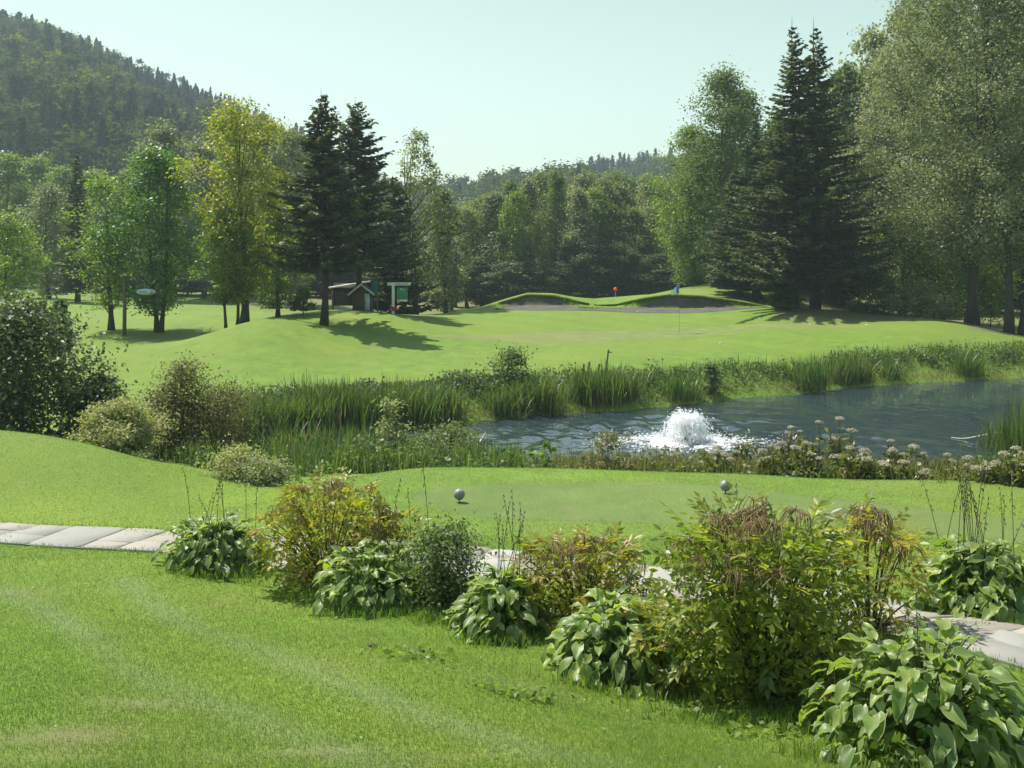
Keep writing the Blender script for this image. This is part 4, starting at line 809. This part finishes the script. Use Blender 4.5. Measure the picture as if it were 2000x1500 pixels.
hosta('hosta clump at the right edge behind the flagstone path, with thin stalks', 1915, 7.5, 1022, 300, 300, 706, .128, 20, .95)

def compound(seed, n=7, ll=.10, wd=.42, droop=.25):
    """one compound leaf: leaflets on a thin stalk, along +x"""
    r = R_(seed); mb = MB(); L = 1.0; mb.add(*tube(np.array([[0, 0, 0], [.5, 0, .04], [1, 0, -.03]]), [.012, .009, .004], 4, False))
    for i in range(n):
        t = .35 + .65 * (i // 2 * 2) / max(1, n - 1) if i < n - 1 else 1.0; s = (1 if i % 2 else -1) if i < n - 1 else 0; a = s * r.uniform(.6, 1.0); l = r.uniform(.38, .55)
        dx = np.array([math.cos(a), math.sin(a), -droop * r.uniform(.3, 1.4)]); sx = np.array([-math.sin(a), math.cos(a), r.uniform(-.4, .4)]); b = np.array([t, 0, .04 - .06 * t]); nz = np.cross(dx, sx)
        W = l * wd * .5; mb.add(np.array([b, b + dx * l * .4 + sx * W + nz * .03, b + dx * l, b + dx * l * .4 - sx * W + nz * .03, b + dx * l * .42]), [np.array([[0, 1, 4], [1, 2, 4], [2, 3, 4], [3, 0, 4]])])
    return mb
def seedhead(seed, n=13):
    r = R_(seed); mb = MB(); mb.add(*tube(np.array([[0, 0, -1.6], [0.06, 0, -.7], [0, 0, 0]]), [.022, .018, .013], 4, False))
    for i in range(n):
        a = r.uniform(0, 6.28); l = r.uniform(.7, 1.2); o_ = r.uniform(.35, .95); P = np.array([[0, 0, 0], [np.cos(a) * o_ * .55, np.sin(a) * o_ * .55, r.uniform(.05, .3)], [np.cos(a) * o_ * .95, np.sin(a) * o_ * .95, -.25 * l], [np.cos(a) * o_ * 1.15, np.sin(a) * o_ * 1.15, -.85 * l]]); mb.add(*tube(P, [.014, .02, .034, .008], 3, False))
    return mb
M['peony_y'] = leafmat('yellowing_peony_leaves', [(.09, .15, .025), (.19, .25, .03), (.34, .34, .04), (.40, .32, .04), (.34, .20, .04)], .55, .4, .45, .6)
M['peony_g'] = leafmat('green_peony_leaves', [(.09, .15, .03), (.17, .23, .035), (.29, .33, .05), (.42, .39, .055)], .58, .38, .5, .6)
M['podbrown'] = leafmat('dry_seed_pods', [(.22, .15, .07), (.32, .23, .11), (.42, .32, .17)], .45, .6, .3, .4, (1, .9, .6))
CL = {k: [compound(800 + i + (0 if k == 'y' else 20), 7 if i % 2 else 5).mesh('leaf', M['peony_' + k], False) for i in range(5)] for k in 'yg'}
SH = [seedhead(840 + i).mesh('seed_head', M['podbrown'], True) for i in range(4)]
def peony(name, label, px, d, top, wpx, n, seed, kind='y', leaf=.2, heads=0, hs=.12, fill=0, env='round', group=None):
    p = at(px, d); H = ZC - (top - HY) / F * d - p[2]; R = wpx / F * d / 2; r = R_(seed); o = thing(name, label, 'bush', p, 0, group); sm = MB()
    def surf(t, az, k): e = [.62, .95, 1, .92, .70, .35]; rr = R * np.interp(t, [0, .25, .5, .72, .92, 1], e) * (1 + .16 * math.sin(az * 3 + seed) + .1 * math.sin(az * 5 + t * 7)) * k; return np.array([math.cos(az) * rr, math.sin(az) * rr, H * t])
    for i in range(n):
        t = r.uniform(.08, 1) ** .8; az = r.uniform(0, 6.283); q = surf(t * .96, az, r.uniform(.55, 1) ** .5 * .88); pit = math.radians(np.interp(t, [0, .5, 1], [-38, 0, 30]) + r.uniform(-25, 25))
        link('leaf', CL[kind][r.integers(5)], o, q, Euler((r.uniform(-.6, .6), -pit, az + r.uniform(-.7, .7)), 'XYZ'), leaf * r.uniform(.7, 1.25))
        if i % 5 == 0: u = np.linspace(0, 1, 5)[:, None]; a_ = np.array([q[0] * .18, q[1] * .18, 0]); m_ = np.array([q[0] * .5, q[1] * .5, q[2] * .75]); sm.add(*tube((1 - u) ** 2 * a_ + 2 * u * (1 - u) * m_ + u * u * q, np.linspace(.009, .004, 5), 4, False))
    sm.build('stems', M['stem'], o)
    if fill:
        t = r.uniform(.03, .95, fill); az = r.uniform(0, 6.283, fill); P = np.array([surf(a, b, c) for a, b, c in zip(t * .95, az, r.uniform(.05, .93, fill) ** .6)]); V, Q = leaf_quads(P, leaf * .42, r, .4, None, .45, .3); f = MB().add(V, Q).build('foliage', M['peony_' + kind], o); f['kind'] = 'stuff'
    for i in range(heads):
        az = r.uniform(0, 6.283); kk = r.uniform(0, 1) ** .5 * .85; q = np.array([math.cos(az) * R * kk, math.sin(az) * R * kk, H * (1.06 - .38 * kk ** 2 - abs(r.normal(0, .07)))]); link('seed_head', SH[r.integers(4)], o, q, Euler((r.uniform(-.5, .5), r.uniform(-.5, .5), az)), hs * r.uniform(.7, 1.2))
    return o
peony('peony_bush', 'yellow and rust autumn bush behind the leftmost hosta gap', 640, 9.15, 945, 265, 290, 901, 'y', .13, 26, .09, 3600)
peony('peony_bush', 'low yellow-green bush between two hosta clumps, path behind it', 1135, 7.65, 1062, 270, 260, 902, 'y', .13, 22, .12, 1900)
peony('peony_bush', 'low yellow-leaved sprig between the wide hosta and the big browning bush', 1300, 6.5, 1190, 120, 90, 906, 'y', .14, 0, .1, 300)
peony('peony_bush', 'rusty yellow bush filling the gap right of the yellow and rust bush', 760, 9.0, 1000, 120, 90, 907, 'y', .12, 12, .09, 500)
peony('peony_bush', 'big browning bush with drooping seed pods in the right foreground', 1490, 6.25, 1000, 400, 300, 903, 'g', .14, 34, .12, 6500)
peony('peony_bush', 'thin brown-podded bush right of the big browning bush', 1700, 6.9, 1005, 200, 130, 904, 'y', .13, 18, .13, 600)
tree('spirea_bush', 'small-leaved grey-green bush between two hosta clumps', 'bush', 872, 8.1, 1035, 135, 1260, M['weedgreen'], 905, 100, 60, .034, 'vase', 7, rb=.01, sig=.17)
# loose dry stems standing above the border
for k, (px, d, hgt, lab) in enumerate([(690, 8.4, 1.05, 'tall lone bare stalk beside the tee marker ball'), (990, 7.7, .95, 'bare stalk rising right of the bright hosta'), (1420, 7.3, 1.05, 'dark bare stalk in front of the right tee marker')]):
    p = at({0: 843, 1: 1003, 2: 1432}[k], d); tag(link('dry_stalk', STK[k], None, p, (0, 0, k), (1, 1, hgt * (1.15 if k == 0 else 1))), lab, 'stalk')

# ------------------------------------------------------------------ grass on the near lawn
DRY = [(*hit(px, py)[:2], rx, ry, s_) for px, py, rx, ry, s_ in [(120, 1440, .42, .16, .8), (270, 1375, .28, .10, .75), (620, 1470, .3, .07, .75), (60, 1480, .4, .14, .6), (40, 1160, .3, .25, .5), (430, 1480, .3, .1, .5), (900, 1480, .35, .1, .45), (720, 1225, .3, .12, .35), (330, 960, .7, .35, .5), (1000, 1330, .3, .1, .4)]]
def grass(name, label, n, region, seed, hgt, wid, excl=True, mat=None, wear_glint_pale=False):
    r = R_(seed); px0, px1, d0, d1 = region; l = np.exp(r.uniform(np.log(d0), np.log(d1), n)); u = r.uniform(px0, px1, n); x = (u - 1000) / F * l; y = l
    k = curve_dist(x, y, PATHC) > PATHW + .02; dryv = np.zeros(len(x))
    for qx, qy, rx, ry, s_ in DRY: dryv = np.maximum(dryv, s_ * np.exp(-((x - qx) / rx) ** 2 - ((y - qy) / ry) ** 2))
    k &= r.uniform(size=len(x)) > dryv * 1.1; x, y = x[k], y[k]; n = len(x)
    P = np.c_[x, y, hh(x, y)]; az = r.uniform(0, 6.283, n); sc = (.55 + y / 14)[:, None]; hg = hgt * r.uniform(.4, 1.15, (n, 1)); ln = r.uniform(.1, 1.1, (n, 1)); dv = np.c_[np.cos(az), np.sin(az)]; sv_ = np.c_[-np.sin(az), np.cos(az), 0 * az] * wid * sc * r.uniform(.6, 1.2, (n, 1))
    V = np.stack([P - sv_, P + sv_, P + np.c_[dv * hg * ln, hg]], 1).reshape(-1, 3)
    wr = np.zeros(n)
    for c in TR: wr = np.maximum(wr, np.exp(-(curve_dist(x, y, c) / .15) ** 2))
    wr *= r.uniform(0, 1, n) ** 1.5 * 1.5 * np.clip(.6 + .5 * np.sin(x * 3.1 + y) * np.sin(y * 2.3) + .4 * np.sin(x * 9 + y * 5), 0, 1); wr = np.maximum(wr, (r.uniform(size=n) < .035) * 1.0)  # broken pale tracks, plus a few random blades coloured pale as glints
    return tag(MB().add(V, np.arange(3 * n).reshape(n, 3)).build(name, mat or M['blade'], attr={'wear_glint': np.repeat(wr, 3)}), label, 'grass', kind='stuff')
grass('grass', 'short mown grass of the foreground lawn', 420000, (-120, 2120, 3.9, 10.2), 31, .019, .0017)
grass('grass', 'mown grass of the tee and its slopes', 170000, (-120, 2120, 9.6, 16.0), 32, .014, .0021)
r = R_(33); P0 = []
for px, d, wpx in [(418, 9.2, 200), (640, 8.7, 190), (738, 7.95, 220), (872, 7.8, 120), (978, 7.2, 190), (1196, 6.25, 260), (1420, 5.8, 300), (1560, 5.7, 200), (1640, 5.1, 200), (1850, 4.75, 400)]:
    n = 420; x = (px - 1000) / F * d + r.normal(0, wpx / F * d * .3, n); y = d + r.normal(-.06, .09, n); P0.append(np.c_[x, y, hh(x, y)])
V, Fs = blades(np.concatenate(P0), r, .10, .006, .8, 0, .5, .6); tag(MB().add(V, Fs).build('grass', M['blade']), 'longer uncut grass at the foot of the border plants', 'grass', kind='stuff')
r = R_(37); n = 5200; i = r.integers(0, len(PATHC) - 1, n); c = PATHC[i] + (PATHC[i + 1] - PATHC[i]) * r.uniform(0, 1, (n, 1)); sg_ = r.choice([-1, 1], n); c = c + NRM[i] * (sg_ * (PATHW + r.normal(.01, .035, n)))[:, None]
k_ = 500; j = r.integers(0, len(PATHC) - 1, 24); tf = np.repeat(PATHC[j] + NRM[j] * r.uniform(-.35, .35, (24, 1)), k_ // 20, 0); tf = tf + r.normal(0, .05, tf.shape) * [1.6, .6]; c = np.concatenate([c, tf])
V, Fs = blades(np.c_[c, hh(c[:, 0], c[:, 1])], r, .06, .005, .9, 0, .5, .6); tag(MB().add(V, Fs).build('grass', M['blade']), 'grass tufts creeping over the stone path edges and joints', 'grass', kind='stuff')
# broad-leaved weeds and clover in the lawn
r = R_(34); C = []
for px, py, n, sx, sy in [(1020, 1362, 90, .16, .07), (820, 1285, 70, .14, .09), (1480, 1400, 120, .3, .12), (1900, 1480, 160, .35, .1), (1350, 1335, 60, .25, .05), (620, 1115, 60, .2, .06), (1500, 1440, 50, .14, .05)]:
    q = hit(px, py); x = q[0] + r.normal(0, sx, n); y = q[1] + r.normal(0, sy, n); C.append(np.c_[x, y, hh(x, y) + r.uniform(.02, .06, n)])
x = r.uniform(-4.5, 4.5, 900); y = r.uniform(4.1, 9.5, 900); k = curve_dist(x, y, PATHC) > .6; C2 = np.c_[x, y, hh(x, y) + .018][k]; Vc, Qc = leaf_quads(C2, .02, r, 1.5, None, .8, 0)
V, Q = leaf_quads(np.concatenate(C), .045, r, 1.2, None, .7, 0); tag(MB().add(V, Q).add(Vc, Qc).build('lawn_weeds', M['ltgreen']), 'patches of small broad-leaved weeds in the foreground lawn', 'weeds', kind='stuff')

for a, b, lab, sd_ in [(968, 1152, 'ragged grass fringe hanging over the left bunker lip', 35), (1150, 1500, 'ragged grass fringe hanging over the right bunker lip', 36)]:
    r = R_(sd_); n = 1500; px = r.uniform(a, b, n); d = 55.2 + r.normal(0, .12, n) - .9 * (np.interp(px, LIPP[:, 0], LIPP[:, 1]) < .2); x = (px - 1000) / F * d
    V, Fs = blades(np.c_[x, d, hh(x, d)], r, .08, .045, 1.0, -.6); tag(MB().add(V, Fs).build('grass_fringe', M['blade']), lab, 'grass', kind='stuff')

# ------------------------------------------------------------------ course furniture
M['white'] = plain('white_paint', (.72, .73, .70), .5); M['red'] = plain('red_paint', (.45, .03, .035), .5); M['greenp'] = plain('green_panel', (.05, .24, .12), .45)
M['wood'] = barkmat('weathered_post', (.10, .075, .05), (.2, .15, .10)); M['dark'] = plain('dark_metal', (.03, .03, .03), .5); M['oval'] = plain('pale_blue_sign', (.55, .64, .74), .4); M['navy'] = plain('navy_print', (.10, .16, .28), .5)
M['ball'] = plain('tee_marker_paint', (.22, .23, .23), .45, .5, .2, 14, .3); M['gball'] = plain('golf_ball', (.8, .8, .78), .35); M['blue'] = plain('blue_flag_cloth', (.03, .20, .62), .7); M['orange'] = plain('orange_plastic', (.75, .10, .03), .45)
M['shed'] = plain('shed_boards', (.12, .09, .06), .8, .2, .3, 12); M['roof'] = plain('roof_sheet', (.10, .11, .11), .6); M['teal'] = plain('teal_paint', (.03, .22, .22), .5); M['greypost'] = plain('grey_stake', (.13, .13, .12), .7); M['redstake'] = plain('reddish_stake', (.22, .08, .05), .7)
# wooden post with the oval sign
p = at(243, 44); o = thing('sign_post', 'wooden post with a pale oval sign hanging from its arm', 'sign', p); s = 44 / F
H = ZC - (538 - HY) / F * 44 - p[2]
MB().add(*tube([(0, 0, -.1), (.01, 0, H * .5), (0, 0, H)], [.085, .08, .075], 10)).build('post', M['wood'], o)
MB().add(*lathe([(.11, H), (.12, H + .02), (.05, H + .09), (.01, H + .11)], 12)).build('post_cap', M['white'], o, smooth=True)
MB().add(*box(.42, 0, H - .30, .74, .05, .07, .008)).build('arm', M['dark'], o)
MB().add(*tube([(.05, 0, H - .62), (.38, 0, H - .34)], .022, 6)).build('brace', M['dark'], o)
bm = bmesh.new(); bmesh.ops.create_cone(bm, cap_ends=True, segments=40, radius1=1, radius2=1, depth=1); V, Fs = from_bm(bm); V = V[:, [0, 2, 1]] * [.43, .05, .135] + [.93, -.02, H - .70]
sg = MB().add(V, Fs).build('sign_panel', M['oval'], o)
for hx in (.66, .78): MB().add(*tube([(hx, 0, H - .33), (hx, 0, H - .60)], .008, 5)).build('hanger', M['dark'], o)
mk = MB(); mk.add(*box(.82, -.05, H - .69, .34, .006, .018)); mk.add(*box(.80, -.05, H - .735, .30, .006, .008)); mk.build('lettering', M['navy'], sg)
MB().add(*tube(np.array([[1.08, -.05, H - .77], [1.16, -.05, H - .74], [1.20, -.05, H - .69], [1.17, -.05, H - .64]]), [.004, .014, .016, .003], 6)).build('emblem', M['navy'], sg)
# tee sign with green panel
p = at(768, 46.8); o = thing('hole_sign', 'white T-shaped post with hanging green panel and red base band', 'sign', p); H = ZC - (556 - HY) / F * 46.8 - p[2]
MB().add(*box(0, 0, H * .5 - .05, .125, .10, H + .1, .01)).build('post', M['white'], o); MB().add(*box(.26, 0, H + .03, 1.06, .09, .14, .012)).build('crossbar', M['white'], o)
gp = MB().add(*box(.41, -.005, H - .46, .50, .035, .66, .006)).build('green_panel', M['greenp'], o); MB().add(*box(.41, -.028, H - .73, .46, .012, .10)).build('white_strip', M['white'], gp)
t_ = MB(); t_.add(*box(.36, -.028, H - .2, .09, .012, .07)); t_.add(*box(.47, -.028, H - .23, .06, .012, .05)); t_.build('emblem', M['white'], gp)
MB().add(*box(.05, -.01, H - 1.08 if H > 1.4 else .25, .24, .16, .19, .012)).build('red_box', M['red'], o)
lt = MB()
for i, lx in enumerate(np.linspace(.12, .66, 7)): lt.add(*box(lx, -.05, H + .03 + .012 * (-1) ** i, .045, .012, .05))
lt.build('lettering', M['greypost'], o)
# small gabled hut, shelter rail and teal post under the spruces
p = at(706, 48.8); z0 = p[2]; o = thing('hut', 'little gabled wooden hut with pale roof trim under the spruces', 'hut', p); top = ZC - (554 - HY) / F * 48.8 - z0; e = top - .38
MB().add(*box(0, .5, e / 2 - .1, .86, .95, e + .2)).build('wall', M['shed'], o)
V = np.array([[-.43, .02, e], [.43, .02, e], [0, .02, top - .05]]); MB().add(np.concatenate([V, V + [0, .06, 0]]), [np.array([[0, 1, 2], [3, 5, 4]]), np.array([[0, 3, 4, 1], [1, 4, 5, 2], [2, 5, 3, 0]])]).build('gable', M['shed'], o)
for sx in (-1, 1):
    V = np.array([[0, -.12, top], [sx * .62, -.12, e - .13], [sx * .62, 1.1, e - .13], [0, 1.1, top]]); V = np.concatenate([V, V - [0, 0, .05]]); f_ = [np.array([[0, 1, 2, 3], [7, 6, 5, 4], [0, 4, 5, 1], [1, 5, 6, 2], [2, 6, 7, 3], [3, 7, 4, 0]])]
    rf = MB().add(V, f_).build('roof_slope', M['roof'], o); V2 = np.array([[0, -.14, top + .02], [sx * .64, -.14, e - .11], [sx * .64, -.14, e - .21], [0, -.14, top - .08]]); MB().add(np.concatenate([V2, V2 + [0, -.03, 0]]), [np.array([[0, 1, 2, 3], [7, 6, 5, 4], [0, 4, 5, 1], [1, 5, 6, 2], [2, 6, 7, 3], [3, 7, 4, 0]])]).build('roof_trim', M['white'], rf)
dr = MB().add(*box(.27, .01, e * .45, .24, .03, e * .9)).build('door', M['oval'], o); MB().add(*sphere((.19, -.02, e * .45), .02, 1)).build('door_handle', M['dark'], dr)
p = at(680, 53.5); o = thing('shelter', 'dark open shelter with white sloping roof edge behind the spruce trunks', 'shelter', p); zt = ZC - (549 - HY) / F * 53.5 - p[2]
V = np.array([[-1.2, 0, zt - .36], [1.15, 0, zt], [1.15, 1.8, zt], [-1.2, 1.8, zt - .36]]); V = np.concatenate([V, V - [0, 0, .06]]); MB().add(V, [np.array([[0, 1, 2, 3], [7, 6, 5, 4], [0, 4, 5, 1], [1, 5, 6, 2], [2, 6, 7, 3], [3, 7, 4, 0]])]).build('roof', M['roof'], o)
MB().add(*tube([(-1.22, -.04, zt - .38), (1.17, -.04, zt - .02)], .045, 6)).build('roof_edge', M['white'], o)
for x_, y_ in ((-1.1, .1), (1.05, .1), (-1.1, 1.7), (1.05, 1.7)): MB().add(*box(x_, y_, (zt - .4) / 2 - .05, .10, .10, zt - .3)).build('post', M['wood'], o)
MB().add(*box(0, 1.72, .9, 2.1, .05, 1.2)).build('back_wall', M['dark'], o)
p = at(732, 50); H = ZC - (549 - HY) / F * 50 - p[2]; o = thing('teal_sign', 'narrow teal board on a thin post right of the hut', 'sign', p); MB().add(*box(0, 0, H - .25, .32, .05, .42, .01)).build('board', M['teal'], o); MB().add(*tube([(.13, .03, -.1), (.13, .03, H - .05)], .035, 6)).build('post', M['teal'], o)
# flag on the green
p = at(1327, 45); H = 2.15; o = thing('flagstick', 'blue and white flag on a thin stick standing on the green', 'flag', p)
MB().add(*tube([(0, 0, -.05), (0, 0, H * .5), (0, 0, H)], [.006, .005, .004], 6)).build('stick', M['greypost'], o); MB().add(*sphere((0, 0, H), .014, 1)).build('finial', M['white'], o)
nu, nv = 7, 6; V = []
for i in range(nu):
    t = i / (nu - 1)
    for j in range(nv): s_ = j / (nv - 1); V.append([-.02 - .34 * t, .05 * math.sin(t * 6) , H - .03 - s_ * .40 * (1 - .55 * t) - .30 * t ** 1.2])
f0 = grid_faces(nu, nv); V = np.array(V); i0 = len(f0) * 3 // 6
fl = MB().add(V, f0).build('cloth', M['blue'], o, smooth=True); fl.modifiers.new('thick', 'SOLIDIFY').thickness = .004
w2 = MB().add(V[nv * 2:] + [0, -.008, 0], grid_faces(nu - 2, 3 if False else nv)).build('white_panel', M['white'], fl, smooth=True)
MB().add(V[-nv:][[0, -1]].repeat(2, 0) + np.array([[0, -.012, 0], [.05, -.012, 0.01], [.05, -.012, -.01], [0, -.012, 0]]), [np.array([[0, 1, 2, 3]])]).build('dark_corner', M['dark'], fl)
# red ball marker, golf balls, stakes
p = at(1202, 66); H = ZC - (565 - HY) / F * 66 - p[2]; o = thing('target_marker', 'small round orange-red marker on a thin rod before the dark wood', 'marker', p); MB().add(*tube([(0, 0, -.05), (0, 0, H)], .012, 6)).build('rod', M['white'], o); MB().add(*sphere((0, 0, H), .13, 2)).build('disc', M['orange'], o, smooth=True)
for px, py, lab in [(1245, 611, 'white ball at the lower edge of the right bunker'), (1407, 672, 'white ball on the grass below the flag'), (1102, 588, 'white ball on the crest right of the left bunker'), (1582, 636, 'white ball on the far side of the green'), (1693, 637, 'white ball near the right end of the green')]:
    q = hit(px, py, 30); tag(MB().add(*sphere((0, 0, .035), .04, 2)).build('golf_ball', M['gball'], None, q, True), lab, 'ball', 'white balls on the course')
for px, d, top, base, lean, mat, lab in [(1188, 32.4, 684, 726, .12, 'greypost', 'dark leaning stake with a small tag, tallest of the stakes'), (1143, 31.8, 712, 742, .10, 'redstake', 'reddish stake in the reeds, leftmost of the stakes'), (1157, 32.0, 708, 738, .03, 'redstake', 'thin reddish stake, second from left in the reeds'), (1171, 31.9, 712, 740, .13, 'redstake', 'reddish stake just left of the tallest one')]:
    p = at(px - 8, d); H = ZC - (top - HY) / F * d - p[2]; o = thing('stake', lab, 'stake', p, 0, 'stakes on the far bank'); MB().add(*box(0, 0, 0, .05, .04, H + .15, .005)).build('post', M[mat], o, (lean * H * .5, 0, H / 2 - .05)).rotation_euler = (0, math.atan(lean), 0)
    if mat == 'greypost': MB().add(*box(lean * H + .06, 0, H - .06, .12, .012, .035)).build('tag', M['redstake'], o)
# tee markers
for px, py, lab in [(897, 983, 'dimpled grey tee marker ball in the open on the tee, left one'), (1417, 966, 'grey tee marker ball behind the browning bush, right one')]:
    p = hit(px, py, 11, 14); o = thing('tee_marker', lab, 'marker', p, 0, 'tee markers'); bm = bmesh.new(); bmesh.ops.create_icosphere(bm, subdivisions=4, radius=.066); V, Fs = from_bm(bm); MB().add(V + [0, 0, .105], Fs).build('ball', M['ball'], o, smooth=True)
    MB().add(*tube([(0, 0, -.05), (0, 0, .05)], .007, 6)).build('spike', M['dark'], o)
# brown clod on the lawn
q = hit(727, 1264); V, Fs = sphere((0, 0, .012), (.03, .02, .014), 2); V += R_(5).normal(0, .002, V.shape); tag(MB().add(V, Fs).build('dirt_clod', M['wood'], None, q), 'small brown clod lying on the foreground lawn', 'clod')

# ------------------------------------------------------------------ air
HAZE = 0.00055
if HAZE:
    m, n, o = newmat('haze_air'); pv = n.nodes.new('ShaderNodeVolumePrincipled'); pv.inputs['Density'].default_value = HAZE; pv.inputs['Color'].default_value = (.72, .88, 1.0, 1); pv.inputs['Anisotropy'].default_value = .2
    n.links.new(pv.outputs[0], o.inputs['Volume']); hz_ = MB().add(*box(0, 600, 130, 4600, 2900, 264)).build('haze', m); hz_['kind'] = 'stuff'; tag(hz_, 'thin pale summer haze over the whole valley', 'haze')
